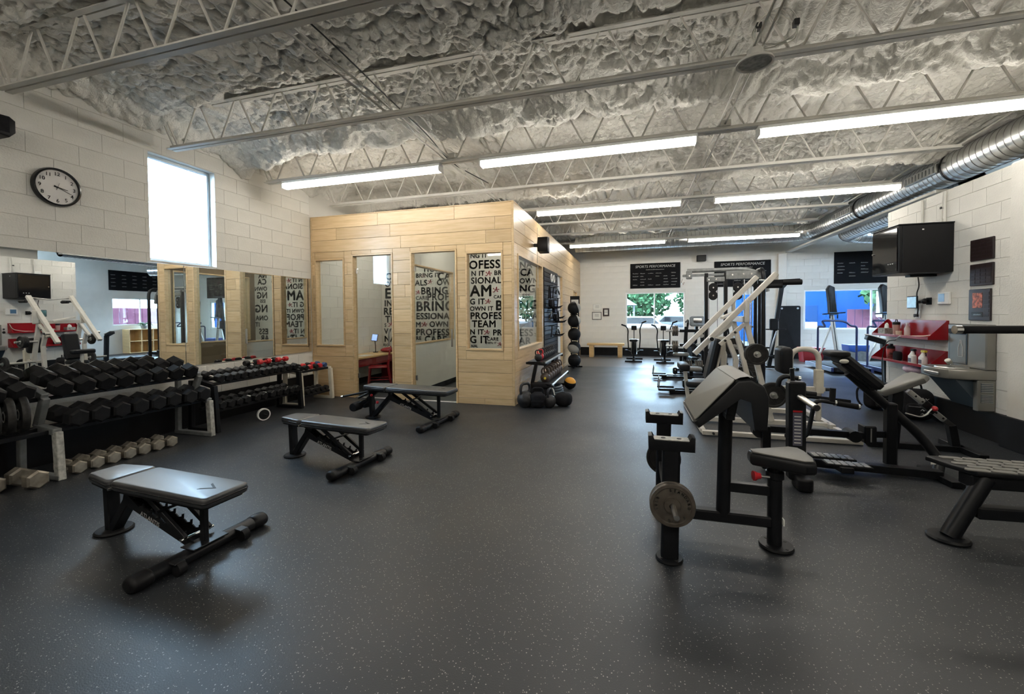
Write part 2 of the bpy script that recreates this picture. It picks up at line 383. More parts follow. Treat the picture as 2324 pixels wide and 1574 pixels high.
def holes_split(a0, a1, z0, z1, holes):
    """parts of [a0,a1] in the band z0..z1 that are outside the rectangular holes"""
    iv = [(a0, a1)]
    for h0, h1, g0, g1 in holes:
        if g1 <= z0+.001 or g0 >= z1-.001: continue
        nv = []
        for s, e in iv:
            if h1 <= s or h0 >= e: nv.append((s, e)); continue
            if h0 > s: nv.append((s, h0))
            if h1 < e: nv.append((h1, e))
        iv = nv
    return [(s, e) for s, e in iv if e-s > .012]
def wall_mesh(name, m, a0, a1, z0, z1, holes, place, t):
    """slab with rectangular holes; place(a, z, d) -> point, d from 0 (face) to t (behind)"""
    zs = sorted(set([z0, z1]+[max(z0, min(z1, z)) for h in holes for z in h[2:4]])); vs = []; fs = []
    for i in range(len(zs)-1):
        for s, e in holes_split(a0, a1, zs[i], zs[i+1], holes):
            k = len(vs)
            for d in (0, t):
                for a, z in ((s, zs[i]), (e, zs[i]), (e, zs[i+1]), (s, zs[i+1])): vs.append(place(a, z, d))
            fs += [(k, k+1, k+2, k+3), (k+7, k+6, k+5, k+4), (k, k+4, k+5, k+1), (k+1, k+5, k+6, k+2), (k+2, k+6, k+7, k+3), (k+3, k+7, k+4, k)]
    return struct(mk(name, vs, fs, m, None, smooth=False))
_CB = {}
def course_piece(par, name, m, w, h, t, loc, rz):
    """shared chamfered piece: w long (local x), t deep (local y), h high"""
    key = (name, m, round(w, 3), round(h, 3), t)
    if key not in _CB:
        vs, fs = cbox(w, t, h, .002); me = bpy.data.meshes.new(name); me.from_pydata(vs, [], fs); me.materials.append(MATS[m]); _CB[key] = me
    return link(name, _CB[key], par, loc, (0, 0, rz))
# ================================================================== STRUCTURE
XL, XR, YB, YO, XO = -5.8, 3.97, 15.4, 6.6, -1.86      # left wall, right wall, back wall, office front, office side
JY = [2.53, 4.015, 5.47, 6.95, 8.5, 9.98, 11.4, 12.95]; JZ = 3.6
struct(bb(None, 'floor', 'rubberfloor', -6.0, 8.7, -3.6, 12.1, -.1, 0, 0))
struct(bb(None, 'floor_back', 'backfloor', -6.0, 8.7, 12.1, 15.5, -.1, -.004, 0))
struct(bb(None, 'floor_office', 'officefloor', XL, XO-.1, YO+.02, 8.9, -.02, .004, 0))
# left wall
LW = (3.861, 4.733, 2.208, 3.56)
wl = wall_mesh('wall_left', 'mortar', -3.6, 15.5, 0, 4.3, [LW], lambda a, z, d: (XL-.006-d, a, z), .2)
def blocks(par, a0, a1, z0, z1, holes, zj, fn, rz, m='cmu', name='concrete_block', L=.425, H=.2125, t=.03, gap=.006, off=0.0):
    k0 = math.floor((z0-zj)/H); z = zj+k0*H; row = k0
    while z < z1-.02:
        b0, b1 = max(z, z0), min(z+H, z1)
        if b1-b0 > .03:
            s = a0-((row % 2)*L/2)-off
            while s < a1:
                for e0, e1 in holes_split(max(s, a0), min(s+L, a1), b0, b1, holes) if s+L > a0+.02 and min(s+L, a1)-max(s, a0) > .02 else []:
                    if e1-e0 > .03:
                        course_piece(par, name, m, e1-e0-.0025, b1-b0-gap, t, fn((e0+e1)/2, (b0+b1)/2), rz)
                s += L
        z += H; row += 1
fl = lambda a, z: (XL-.015, a, z)
blocks(wl, 1.9, 6.58, 2.15, 4.1, [LW], .169, fl, R(90))
blocks(wl, 2.0, 6.58, .40, .82, [], .169, fl, R(90))
blocks(wl, 6.68, 8.88, .40, 3.3, [], .169, fl, R(90))
struct(bb(None, 'baseboard_left', 'blackrubber', XL, XL+.02, -3.5, 6.6, 0, .40, .003))
struct(bb(None, 'baseboard_office', 'blackrubber', XL, XL+.015, 6.7, 8.88, 0, .12, .002))
# right wall: lower leaf with a ledge on top, bounding the hall up to y = 8.35
wr = wall_mesh('wall_right', 'mortar', -3.6, 8.35, 0, 3.08, [], lambda a, z, d: (XR+.006+d, a, z), .3)
blocks(wr, 5.92, 8.35, .30, 3.08, [], .169, lambda a, z: (XR+.015, a, z), R(90))
struct(bb(None, 'trim_1', 'cmu', XR-.07, XR+.02, 4.9, 5.92, .30, 3.08, .02))
struct(bb(None, 'baseboard_right', 'blackrubber', XR-.04, XR, -3.5, 8.36, 0, .33, .004))
struct(bb(None, 'baseboard_pilaster', 'blackrubber', XR-.105, XR-.03, 4.88, 5.95, 0, .345, .006))
struct(bb(None, 'wall_alcove_near', 'cmu', XR+.02, 8.7, 8.15, 8.345, 0, 3.08, 0))
struct(bb(None, 'ceiling_ledge', 'plaster', XR+.006, 5.75, -3.6, 8.345, 3.06, 3.085, 0))
AW = (11.9, 13.95, 1.15, 2.28)
wall_mesh('wall_alcove_right', 'wallback', 8.3, 15.5, 0, 4.2, [AW], lambda a, z, d: (8.5+d, a, z), .2)
struct(bb(None, 'wall_upper_right', 'wallback', 5.62, 5.75, -3.6, 8.345, 3.085, 4.4, 0))
struct(bb(None, 'ceiling_alcove', 'plaster', 5.5, 8.7, 8.15, 15.5, 4.0, 4.1, 0))
struct(bb(None, 'trim_2', 'wallback', 4.62, 4.80, 8.4, YB, 3.375, 3.42, .006))          # header over the alcove opening
struct(bb(None, 'trim_3', 'wallback', 4.40, 4.64, YB-.12, YB, 0, 3.34, .01))            # pilaster under it
# rear wall behind the photographer
RWH = []
wall_mesh('wall_rear', 'plaster', -6, 5.7, 0, 4.3, RWH, lambda a, z, d: (a, -3.5-d, z), .2)
# back wall
BH = [(-.28, 1.67, .94, 2.21), (3.16, 3.98, 0, 2.12), (5.15, 7.75, .93, 2.18)]
wk = wall_mesh('wall_back', 'mortar', -6.0, 8.6, 0, 4.3, BH, lambda a, z, d: (a, YB+.005+d, z), .2)
blocks(wk, XO, 7.9, .28, 3.30, BH, .169, lambda a, z: (a, YB+.015, z), 0, m='wallback', gap=.006)
struct(bb(None, 'baseboard_back', 'blackrubber', XO, 3.1, YB-.02, YB, 0, .28, .003))
struct(bb(None, 'baseboard_back_right', 'blackrubber', 4.05, 8.5, YB-.02, YB, 0, .12, .003))
struct(bb(None, 'trim_4', 'joist', XO, 4.4, YB-.04, YB, 3.62, 3.72, .004))
# windows -----------------------------------------------------------
def window(name, rect, fn, depth, m, bars=(), fw_=.045, inset=.1, pane='glass'):
    """fn(a, z, d): a along the wall, d into the wall"""
    a0, a1, z0, z1 = rect
    o = bpy.data.objects.new(name, None); COL.objects.link(o); o.location = fn((a0+a1)/2, z0, inset); struct(o); base = Vector(o.location)
    def pc(nm, mm, b0, b1, c0, c1, d0, d1, bev=.004):
        p, q = Vector(fn(b0, c0, d0))-base, Vector(fn(b1, c1, d1))-base
        return bb(o, nm, mm, p.x, q.x, p.y, q.y, p.z, q.z, bev)
    pc('window_frame', m, a0, a0+fw_, z0, z1, inset, inset+depth); pc('window_frame', m, a1-fw_, a1, z0, z1, inset, inset+depth)
    pc('window_frame', m, a0+fw_, a1-fw_, z1-fw_, z1, inset, inset+depth); pc('window_frame', m, a0+fw_, a1-fw_, z0, z0+fw_, inset, inset+depth)
    xs = [a0+fw_]+[b_ for b_ in bars]+[a1-fw_]
    for b_ in bars: pc('mullion', m, b_-fw_*.4, b_+fw_*.4, z0+fw_, z1-fw_, inset, inset+depth)
    for i in range(len(xs)-1):
        pc('pane', pane, xs[i]+(fw_*.4 if i else 0), xs[i+1]-(fw_*.4 if i < len(xs)-2 else 0), z0+fw_, z1-fw_, inset+depth*.45, inset+depth*.45+.006, 0)
    return o
fnL = lambda a, z, d: (XL-d, a, z); fnB = lambda a, z, d: (a, YB+d, z); fnF = lambda a, z, d: (a, YO+d, z); fnS = lambda a, z, d: (XO-d, a, z); fnR = lambda a, z, d: (a, -3.5-d, z)
window('window_1', LW, fnL, .06, 'alu', fw_=.04)
window('window_2', BH[0], fnB, .05, 'white', bars=(.68,), fw_=.05, inset=.03)
window('window_3', BH[2], fnB, .05, 'white', bars=(6.95,), fw_=.05, inset=.03)
window('window_4', AW, lambda a, z, d: (8.5+d, a, z), .05, 'white', bars=(12.93,), fw_=.05, inset=.03)
for i, r_ in enumerate(RWH): window('window_%d' % (4+i), r_, fnR, .06, 'alu', bars=((r_[0]+r_[1])/2,))
# glazed exit door in the back wall
d = window('door_1', (3.16, 3.98, 0.0, 2.12), fnB, .06, 'alu', bars=(), fw_=.06, inset=.02)
bar(d, 'push_bar', 'blackmetal', (-.36, -.06, 1.02), (.36, -.06, 1.02), .03, .05)
# ------------------------------------------------------------------ office box of maple planks
FH = [(-5.68, -5.10, .955, 2.51), (-4.88, -4.10, 0, 2.565), (-3.70, -2.885, 0, 2.565), (-2.67, -2.075, .925, 2.505)]
SH = [(6.86, 8.72, .91, 2.475), (10.62, 11.36, 0, 2.47), (13.6, 14.4, 0, 2.2)]
def plank_holes(hs):
    # openings with a casing round them
    return [(h[0]-.03, h[1]+.03, h[2]-(.03 if h[2] > 0 else 0), h[3]+.03) for h in hs]
wf = wall_mesh('wall_office_front', 'mortar', XL, XO-.012, 0, 3.30, plank_holes(FH), lambda a, z, d: (a, YO+.020+d, z), .08)
ws = wall_mesh('wall_office_side', 'mortar', YO+.012, YB, 0, 3.30, plank_holes(SH), lambda a, z, d: (XO-.020-d, a, z), .08)
for o in (wf, ws): o.data.materials[0] = mat('studwall'+o.name, (.16, .11, .06), .8)
def planks(par, a0, a1, z1, holes, fn, rz, lens, seed):
    rnd = random.Random(seed); z = z1; H = .2135
    def put(e0, e1, zb, zt):
        if e1-e0 > .012 and zt-zb > .012: course_piece(par, 'plank', 'maple', e1-e0-.003, zt-zb-.004, .018, fn((e0+e1)/2, (zb+zt)/2), rz)
    while z > .005:
        b0, b1 = max(0, z-H), z; s = a0-rnd.uniform(0, 1.0)
        while s < a1:
            L = rnd.uniform(*lens); c0, c1 = max(s, a0), min(s+L, a1)
            if c1-c0 > .04:
                for e0, e1 in holes_split(c0, c1, b0, b1, holes): put(e0, e1, b0, b1)
                for h0, h1, g0, g1 in holes:                      # what is left of the band above or below an opening
                    if g1 <= b0 or g0 >= b1: continue
                    if g0 > b0: put(max(c0, h0), min(c1, h1), b0, g0)
                    if g1 < b1: put(max(c0, h0), min(c1, h1), g1, b1)
            s += L
        z -= H
zsplit = plank_holes(FH)
planks(wf, XL+.03, XO-.035, 3.305, zsplit, lambda a, z: (a, YO+.010, z), 0, (1.1, 2.1), 3)
planks(ws, YO+.035, YB, 3.305, plank_holes(SH), lambda a, z: (XO-.010, a, z), R(90), (1.6, 3.0), 5)
struct(bb(None, 'trim_5', 'maple', XO-.035, XO+.004, YO-.004, YO+.035, 0, 3.31, .003))
struct(bb(None, 'trim_6', 'maple', XL+.002, XL+.03, YO-.004, YO+.018, 0, 3.31, .003))
struct(bb(None, 'trim_7', 'maple', XL, XO, YO+.001, YO+.10, 3.305, 3.325, .003))
struct(bb(None, 'trim_8', 'maple', XO-.10, XO-.001, YO+.1, YB, 3.305, 3.325, .003))
# inner partition between the two little offices, with a long wood-framed pane
PX = -3.82
wp = wall_mesh('wall_partition', 'plaster', YO+.10, 8.9, 0, 3.2, [(6.85, 8.62, .95, 2.42)], lambda a, z, d: (PX-d, a, z), .08)
struct(bb(None, 'baseboard_partition', 'blackrubber', PX, PX+.012, YO+.1, 8.88, 0, .11, .002))
struct(bb(None, 'wall_mural', 'plaster', XL, XO-.1, 8.9, 9.0, 0, 3.3, 0))
def casing(name, rect, fn, door=False, pane=True, sill=True, dep=.11):
    a0, a1, z0, z1 = rect; w_ = .028
    o = bpy.data.objects.new(name, None); COL.objects.link(o); o.location = fn((a0+a1)/2, z0, 0); struct(o); base = Vector(o.location)
    def pc(nm, mm, b0, b1, c0, c1, d0, d1, bev=.003):
        p, q = Vector(fn(b0, c0, d0))-base, Vector(fn(b1, c1, d1))-base
        return bb(o, nm, mm, p.x, q.x, p.y, q.y, p.z, q.z, bev)
    pc('jamb', 'maple', a0-w_, a0, z0-(0 if door else w_), z1+w_, -.012, dep); pc('jamb', 'maple', a1, a1+w_, z0-(0 if door else w_), z1+w_, -.012, dep)
    pc('head', 'maple', a0, a1, z1, z1+w_, -.012, dep)
    if not door: pc('window_sill', 'maple', a0, a1, z0-w_, z0, -.012, dep)
    if pane: pc('pane', 'glass', a0+.006, a1-.006, z0+.008, z1-.008, .055, .063, 0)
    return o, pc
casing('window_6', FH[0], fnF); casing('window_7', FH[3], fnF); casing('window_8', SH[0], fnS)
for nm, h, hinge in (('door_2', FH[1], 0), ('door_3', FH[2], 0)):
    o, pc = casing(nm, h, fnF, door=True)
    for hz in (.35, 2.25): pc('hinge', 'chrome', h[0]+.002, h[0]+.055, hz, hz+.09, .042, .074)
    pc('door_pull', 'chrome', h[1]-.10, h[1]-.07, .95, 1.25, .02, .045)
    pc('threshold', 'steel', h[0], h[1], 0, .01, .02, .10)
fnP = lambda a, z, d: (PX-d, a, z)
casing('window_9', (6.88, 8.59, .98, 2.39), fnP, dep=.09)
o, pc = casing('door_4', SH[1], fnS, door=True, pane=False)
pc('door_leaf', 'white', SH[1][0]+.004, SH[1][1]-.004, .01, SH[1][3]-.004, .05, .09); pc('door_handle', 'chrome', SH[1][0]+.06, SH[1][0]+.18, 1.0, 1.025, .0, .03)
o, pc = casing('door_5', SH[2], fnS, door=True, pane=False)
pc('door_leaf', 'beech', SH[2][0]+.004, SH[2][1]-.004, .01, SH[2][3]-.004, .05, .09)
# ------------------------------------------------------------------ sprayed foam ceiling
def cells(x, y, size, seed):
    """distance to the nearest jittered feature point, in cell units"""
    rng = np.random.RandomState(seed); T = 128; jx = rng.rand(T, T); jy = rng.rand(T, T); jr = rng.rand(T, T)
    u, v_ = x/size, y/size; iu, iv = np.floor(u).astype(int), np.floor(v_).astype(int); best = np.full(x.shape, 9.0); rr_ = np.zeros(x.shape)
    for a in (-1, 0, 1):
        for b_ in (-1, 0, 1):
            ci, cj = (iu+a) % T, (iv+b_) % T
            d_ = np.hypot(iu+a+jx[ci, cj]-u, iv+b_+jy[ci, cj]-v_)
            k = d_ < best; best = np.where(k, d_, best); rr_ = np.where(k, jr[ci, cj], rr_)
    return best, rr_
def vnoise(x, y, size, seed):
    rng = np.random.RandomState(seed); T = 128; g = rng.rand(T, T); u, v_ = x/size, y/size
    iu, iv = np.floor(u).astype(int), np.floor(v_).astype(int); fu, fv = u-iu, v_-iv; fu = fu*fu*(3-2*fu); fv = fv*fv*(3-2*fv)
    G = lambda a, b_: g[(iu+a) % T, (iv+b_) % T]
    return (G(0, 0)*(1-fu)+G(1, 0)*fu)*(1-fv)+(G(0, 1)*(1-fu)+G(1, 1)*fu)*fv
xs = np.linspace(-5.82, 5.56, 640)
ys = [1.2]
while ys[-1] < YB: ys.append(ys[-1]+.015+.0021*(ys[-1]-1.2))
ys = np.array(ys)
gx, gy = np.meshgrid(xs, ys)
wx = gx+.10*(vnoise(gx, gy, .6, 1)-.5)+.025*(vnoise(gx, gy, .12, 2)-.5); wy = gy+.10*(vnoise(gx, gy, .6, 3)-.5)+.025*(vnoise(gx, gy, .12, 4)-.5)
blob = np.clip(vnoise(gx, gy, 1.7, 5)*1.3+np.where(gy < 4.6, .35, -.25), 0, 1)      # rounder popcorn close by, streaky sheets further on
dz = .12*(vnoise(gx, gy, 1.1, 6)-.5)+.07*(vnoise(wx, wy, .42, 7)-.5)
dz += .05*(1-np.abs(2*vnoise(wx, wy*2.2, .33, 8)-1))*(1-blob)
for size, amp, sd, k_ in ((.24, .075, 9, .8), (.095, .060, 10, .72), (.052, .026, 11, .72)):
    d_, r_ = cells(wx, wy*(1+.6*(1-blob)), size, sd); dome = np.sqrt(np.clip(1-(d_/k_)**2, 0, 1))*(.55+.45*r_)
    dz += amp*dome*(.62+.38*blob)
ridge = np.zeros_like(gx)
for i, y in enumerate(JY):
    wob = y-.20+.12*(vnoise(gx, gy*0+y, .35, 20+i)-.5)
    a = (.22 if i in (2, 4, 7) else .05)
    t_ = (gy-wob); ridge = np.maximum(ridge, a*np.where(t_ < 0, np.exp(-(t_/.30)**2), np.exp(-(t_/.07)**2))*(.7+.6*vnoise(gx, gy, .3, 40+i)))
edge = .22*np.exp(-((gx-xs[0])/.16)**2)
gz = 4.16-dz-ridge-edge
NXg, NYg = len(xs), len(ys)
co = np.stack([gx, gy, gz], -1).reshape(-1, 3)
idx = np.arange(NXg*NYg).reshape(NYg, NXg)
q = np.stack([idx[:-1, :-1], idx[1:, :-1], idx[1:, 1:], idx[:-1, 1:]], -1).reshape(-1, 4)
me = bpy.data.meshes.new('ceiling'); me.vertices.add(len(co)); me.vertices.foreach_set('co', co.ravel())
me.loops.add(q.size); me.loops.foreach_set('vertex_index', q.ravel().astype(np.int32)); me.polygons.add(len(q))
me.polygons.foreach_set('loop_start', np.arange(0, q.size, 4, dtype=np.int32)); me.polygons.foreach_set('use_smooth', np.ones(len(q), bool))
me.update(calc_edges=True); me.materials.append(MATS['foam']); struct(link('ceiling', me))
struct(bb(None, 'ceiling_deck', 'plaster', -6, 5.8, -3.7, 15.6, 4.3, 4.4, 0))
struct(bb(None, 'ceiling_rear', 'foam', -6, 5.6, -3.6, 1.2, 4.05, 4.15, 0))
# ------------------------------------------------------------------ open-web joists
def lbar(par, name, m, x0, x1, y, z, leg, t, sgn):
    """steel angle along x: horizontal leg outward (sgn), vertical leg upward"""
    pr = [(0, 0), (sgn*leg, 0), (sgn*leg, t), (sgn*t, t), (sgn*t, leg), (0, leg)]
    if sgn < 0: pr = pr[::-1]
    vs = [(x, y+a, z+b_) for x in (x0, x1) for a, b_ in pr]; n = 6
    fs = [(j, (j+1) % n, n+(j+1) % n, n+j) for j in range(n)]+[tuple(reversed(range(n))), tuple(range(n, 2*n))]
    return mk(name, vs, fs, m, par, smooth=False)
jl = ['nearest roof joist, cut by the top left corner', 'second roof joist, above the round ceiling speaker', 'third roof joist, carrying the first row of lit tubes', 'fourth roof joist, bare, passing over the maple office front', 'fifth roof joist, carrying the middle row of lit tubes', 'sixth roof joist, bare, just beyond the middle light row', 'seventh roof joist, bare, just before the far light row', 'farthest roof joist, carrying the last row of lit tubes']
web = {}
for i, y in enumerate(JY):
    o = thing('roof_joist', 'pale steel open-web '+jl[i], 'joist', (0, y, JZ), group='roof joists')
    x0, x1 = (-5.62, 4.08)
    for s in (-1, 1):
        lbar(o, 'bottom_chord', 'joist', x0, x1, s*.008, 0, .052, .007, s)
        lbar(o, 'top_chord', 'joist', -5.79, 4.9, s*.008, .47, .05, .007, s)
    k = 0; xn = x0+.16
    while xn < x1:
        for s in (-1, 1):
            key = s
            if key not in web: web[key] = rod(o, 'web_bar', 'joist', (s*.035, 0, .02), (s*.265, 0, .47), .011, n=8)
            else:
                c = web[key].copy(); COL.objects.link(c); c.parent = o
                web_o = c
            (web[key] if web[key].parent == o and k == 0 else c).location = (xn, 0, 0)
        k += 1; xn += .612
    rod(o, 'end_web', 'joist', (x0+.05, 0, .03), (-5.79, 0, .46), .012, n=8); rod(o, 'end_web', 'joist', (x1-.04, 0, .03), (4.7, 0, .46), .012, n=8)
# bridging rods that cross the joists
for x, lab in ((-2.5, 'pair of thin bridging rods crossing the joists above the benches'), (.98, 'thin bridging rods crossing the joists beside the ceiling speaker')):
    o = thing('bridging_rod', lab, 'rod', (x, 1.5, 3.66))
    rod(o, 'rod', 'joist', (-.035, 0, 0), (-.035, 11.4, 0), .011, n=8); rod(o, 'rod', 'joist', (.035, 0, .012), (.035, 11.4, .012), .011, n=8)
tag(pipe(None, 'ceiling_cable', 'cable', [(-2.45, 1.6, 3.80), (-2.38, 3.0, 3.74), (-2.40, 3.9, 3.70), (-2.44, 4.8, 3.72), (-2.52, 5.6, 3.66), (-2.35, 6.8, 3.70)], .007, .5, 6), 'black cable slung under the foam beside the bridging rods', 'cable')
# fluorescent strips
def strip(x0, x1, y, lab):
    o = thing('light_fixture', lab, 'light', ((x0+x1)/2, y, JZ-.045), group='fluorescent strips'); L = x1-x0
    bb(o, 'housing', 'white', -L/2, L/2, -.06, .06, .0, .042, .004)
    vs, fs = ring_mesh([(-L/2+.02, 0, 0), (L/2-.02, 0, 0)], [.062, .062], 16)
    bb(o, 'end_cap', 'white', -L/2, -L/2+.02, -.066, .066, -.07, .0, .003); bb(o, 'end_cap', 'white', L/2-.02, L/2, -.066, .066, -.07, .0, .003)
    slab(o, 'lens', 'lens', [(-.062, 0), (-.058, -.045), (-.038, -.066), (.038, -.066), (.058, -.045), (.062, 0)], L-.04, (-L/2+.02, 0, 0), (0, 1, 0), (0, 0, 1))
for x0, x1, y, lab in ((-5.28, -2.58, 5.47, 'lit tube fixture at left end of nearest light row'), (-2.0, .72, 5.47, 'lit tube fixture in middle of nearest light row'), (1.35, 4.08, 5.47, 'lit tube fixture at right end of nearest light row, largest in view'),
                       (-1.9, .85, 8.5, 'left lit tube fixture of the middle light row'), (1.4, 4.2, 8.5, 'right lit tube fixture of middle row, beside the round duct'),
                       (-1.88, .87, 12.95, 'left lit tube fixture of the farthest light row'), (1.46, 4.22, 12.95, 'right lit tube fixture of the farthest light row')):
    strip(x0, x1, y, lab)
for k, (x0, x1) in enumerate(((-5.4, -4.1), (-3.5, -2.2))):  # unseen tube fixtures added to brighten the dark office interiors
    o = thing('office_fill_light', 'added unseen fill light shaped as a tube fixture inside the %s office' % ('left', 'right')[k], 'light', ((x0+x1)/2, 7.75, 3.16)); L = x1-x0
    bb(o, 'housing', 'white', -L/2, L/2, -.06, .06, 0, .04); slab(o, 'lens', 'lens', [(-.062, 0), (-.058, -.045), (-.038, -.066), (.038, -.066), (.058, -.045), (.062, 0)], L-.04, (-L/2+.02, 0, 0), (0, 1, 0), (0, 0, 1))
    for s_ in (-1, 1): rod(o, 'hanger', 'steel', (s_*L*.4, 0, .04), (s_*L*.4, 0, 1.15), .004, n=6)
for x0, y in ((-4.8, -.43), (-1.4, -.43), (1.6, -.43)):  # invented row out of view, added to light the near walls and ceiling
    strip(x0, x0+2.7, y, '%s added unseen fill light of the tube row behind the viewer' % {-4.8: 'left', -1.4: 'middle', 1.6: 'right'}[x0])
for x, y in ((-2.42, 5.47), (1.02, 5.47), (1.12, 8.5), (1.12, 12.95)):
    tag(bb(None, 'junction_box', 'joist', x-.06, x+.06, y-.035, y+.035, JZ+.05, JZ+.12, .006), 'small steel junction box on the joist at x %s' % '', 'box')
JB = [o for o in COL.objects if o.name.startswith('junction_box')]
for o, l in zip(JB, ('on nearest lit joist above the gap between left and middle tubes', 'on nearest lit joist above the gap between middle and right tubes', 'on the middle lit joist between its two tubes', 'on the farthest lit joist between its two tubes')):
    o['label'] = 'small grey junction box '+l
# round ceiling speaker with its cable coil
o = thing('ceiling_speaker', 'white round ceiling speaker hanging under the second joist', 'speaker', (.95, 3.92, 3.53))
lathe(o, 'rim', 'joist', [(.10, .03), (.13, .012), (.138, .0), (.138, -.012), (.122, -.012), (.122, .0)], n=28); lathe(o, 'grille', 'greyworn', [(0, -.006), (.122, -.002)], n=28); rod(o, 'can', 'joist', (0, 0, .02), (0, 0, .10), .06)
o = thing('cable_coil', 'coil of white speaker cable tied up above the round ceiling speaker', 'cable', (1.12, 3.98, 3.80))
for k in range(3):
    pipe(o, 'loop', 'whitecable', [(.15*math.cos(t)*(1+.06*k), .05*math.sin(t*2+k), .13*math.sin(t)*(1+.05*k)) for t in np.linspace(0, 2*math.pi, 26)[:-1]], .005, 0, 6, closed=True)
bb(o, 'tie', 'cable', -.15, -.11, -.03, .03, .02, .07); bb(o, 'tie', 'cable', .12, .16, -.03, .03, .0, .05)
# ------------------------------------------------------------------ round ducts
def duct(par, pts, r, rad, pitch=.115):
    path = round_path(pts, rad, 9); dense = [path[0]]
    for p in path[1:]:
        d_ = p-dense[-1]; n_ = max(1, round(d_.length/pitch)); a = dense[-1].copy()
        for k in range(1, n_+1): dense.append(a+d_*(k/n_))
    vs, fs = ring_mesh(dense, [r]*len(dense), 32, cap=False); mk('duct_wall', vs, fs, 'duct', par, ang=60)
    for i in range(1, len(dense)-1):
        t_ = (dense[i+1]-dense[i-1]).normalized(); c = dense[i]
        vs, fs = ring_mesh([c-t_*.006, c, c+t_*.006], [r+.0005, r+.006, r+.0005], 32, cap=False); mk('seam', vs, fs, 'ductseam', par)
RD = .235
o = thing('spiral_duct', 'long galvanised spiral air duct turning left at the far end', 'duct', (0, 0, 3.71))
duct(o, [(4.78, 1.6, 0), (4.78, 13.75, 0), (-1.8, 13.75, -.02)], RD, .75)
for y, lab in ((8.6, 0), (11.3, 0)):
    g = bb(o, 'air_grille', 'steel', 4.50, 4.56, y-.4, y+.4, -.08, .06, .006); 
    for k in range(9): bb(g, 'grille_fin', 'greyframe', -.034, -.028, -.34+k*.085-.012, -.34+k*.085+.012, -.045, .045, 0)
    rod(o, 'clamp_band', 'blackmetal', (4.78, y-.44, 0), (4.78, y-.41, 0), RD+.012, n=32)
o = thing('branch_duct', 'shorter spiral duct below the long one curving into the alcove', 'duct', (0, 0, 3.56))
duct(o, [(5.28, 8.7, 0), (5.28, 13.2, -.04), (6.2, 13.3, -.12), (7.4, 12.6, -.2)], .2, .6)
# ------------------------------------------------------------------ outside
struct(bb(None, 'ground_outside', 'asphalt', -40, 60, 15.65, 90, -.3, -.12, 0)); struct(bb(None, 'ground_yard', 'asphalt', -60, -6.02, -30, 60, -.3, -.12, 0))
o = thing('blue_building', 'blue painted building with a plain door, seen through the right window', 'building', (0, 26, 0))
bb(o, 'wall', 'bluebuilding', 5.9, 24, 0, 6, -.2, 7, 0); bb(o, 'door', 'bluedoor', 8.75, 9.3, -.06, .02, -.1, 1.82, .01); bb(o, 'base_course', 'canopy', 8.2, 9.0, -.9, -.3, -.12, .95, .01)
o = thing('yard_fence', 'rust red board fence in front of the blue building', 'fence', (10.05, 24.5, -.12))
for k in range(14): bb(o, 'board', 'fence', k*.32, k*.32+.3, 0, .04, 0, 1.70, .004)
struct(bb(None, 'ground_side', 'asphalt', 8.72, 60, -30, 15.65, -.3, -.12, 0))
o = thing('side_fence', 'dark red board fence outside the alcove window, seen in mirror', 'fence', (11.5, 9.5, -.12))
for k in range(22): bb(o, 'board', 'fence', 0, .04, k*.32, k*.32+.3, 0, 2.05, .004)
def tree(loc, rx, rz, label, n, seed, tr=2.0):
    rnd = np.random.RandomState(seed); o = thing('tree', label, 'tree', loc)
    rod(o, 'trunk', 'trunk', (0, 0, 0), (0, 0, tr+rz*.6), .16, .07, 8)
    p = rnd.normal(size=(n, 3)); p /= np.linalg.norm(p, axis=1)[:, None]; p *= (rnd.rand(n, 1)**.4)*np.array([[rx, rx, rz]]); p[:, 2] += tr+rz
    nn = rnd.normal(size=(n, 3)); t1 = np.cross(nn, rnd.normal(size=(n, 3))); t1 /= np.linalg.norm(t1, axis=1)[:, None]; t2 = np.cross(nn/np.linalg.norm(nn, axis=1)[:, None], t1)
    s = .16+.14*rnd.rand(n, 1); V_ = np.concatenate([p-t1*s, p+t2*s*.6, p+t1*s, p-t2*s*.6], 1).reshape(-1, 3)
    c = mk('foliage', V_.tolist(), [(4*i, 4*i+1, 4*i+2, 4*i+3) for i in range(n)], 'leaf', o, smooth=False); c['kind'] = 'stuff'
tree((-5.6, 40, -.1), 3.0, 2.0, 'leafy tree on the left behind the white canopy outside', 2200, 3, .6); tree((.6, 42, -.1), 2.9, 2.3, 'tallest leafy tree in the middle of the left back window', 2400, 4, .7); tree((6.6, 45, -.1), 2.8, 2.6, 'leafy tree outside beside the blue building', 2200, 5, .6)
tree((11.4, 23.2, -.1), 1.25, .95, 'pale leafy tree above the rust red fence', 700, 6, 1.5)
tree((-9.5, 4.4, -.1), 1.2, 1.3, 'bare-looking tree outside the high left window', 160, 8, 2.6)
o = thing('canopy_tent', 'white canopy roof outside the left back window', 'canopy', (-2.6, 30, 0))
slab(o, 'roof', 'canopy', [(-2.8, 2.0), (2.8, 2.0), (1.2, 3.1), (-1.2, 3.1)], 3, (0, 1.5, 0), (1, 0, 0), (0, 0, 1))
for x in (-2.6, 2.6): rod(o, 'post', 'carwhite', (x, 0, -.1), (x, 0, 2.0), .05)
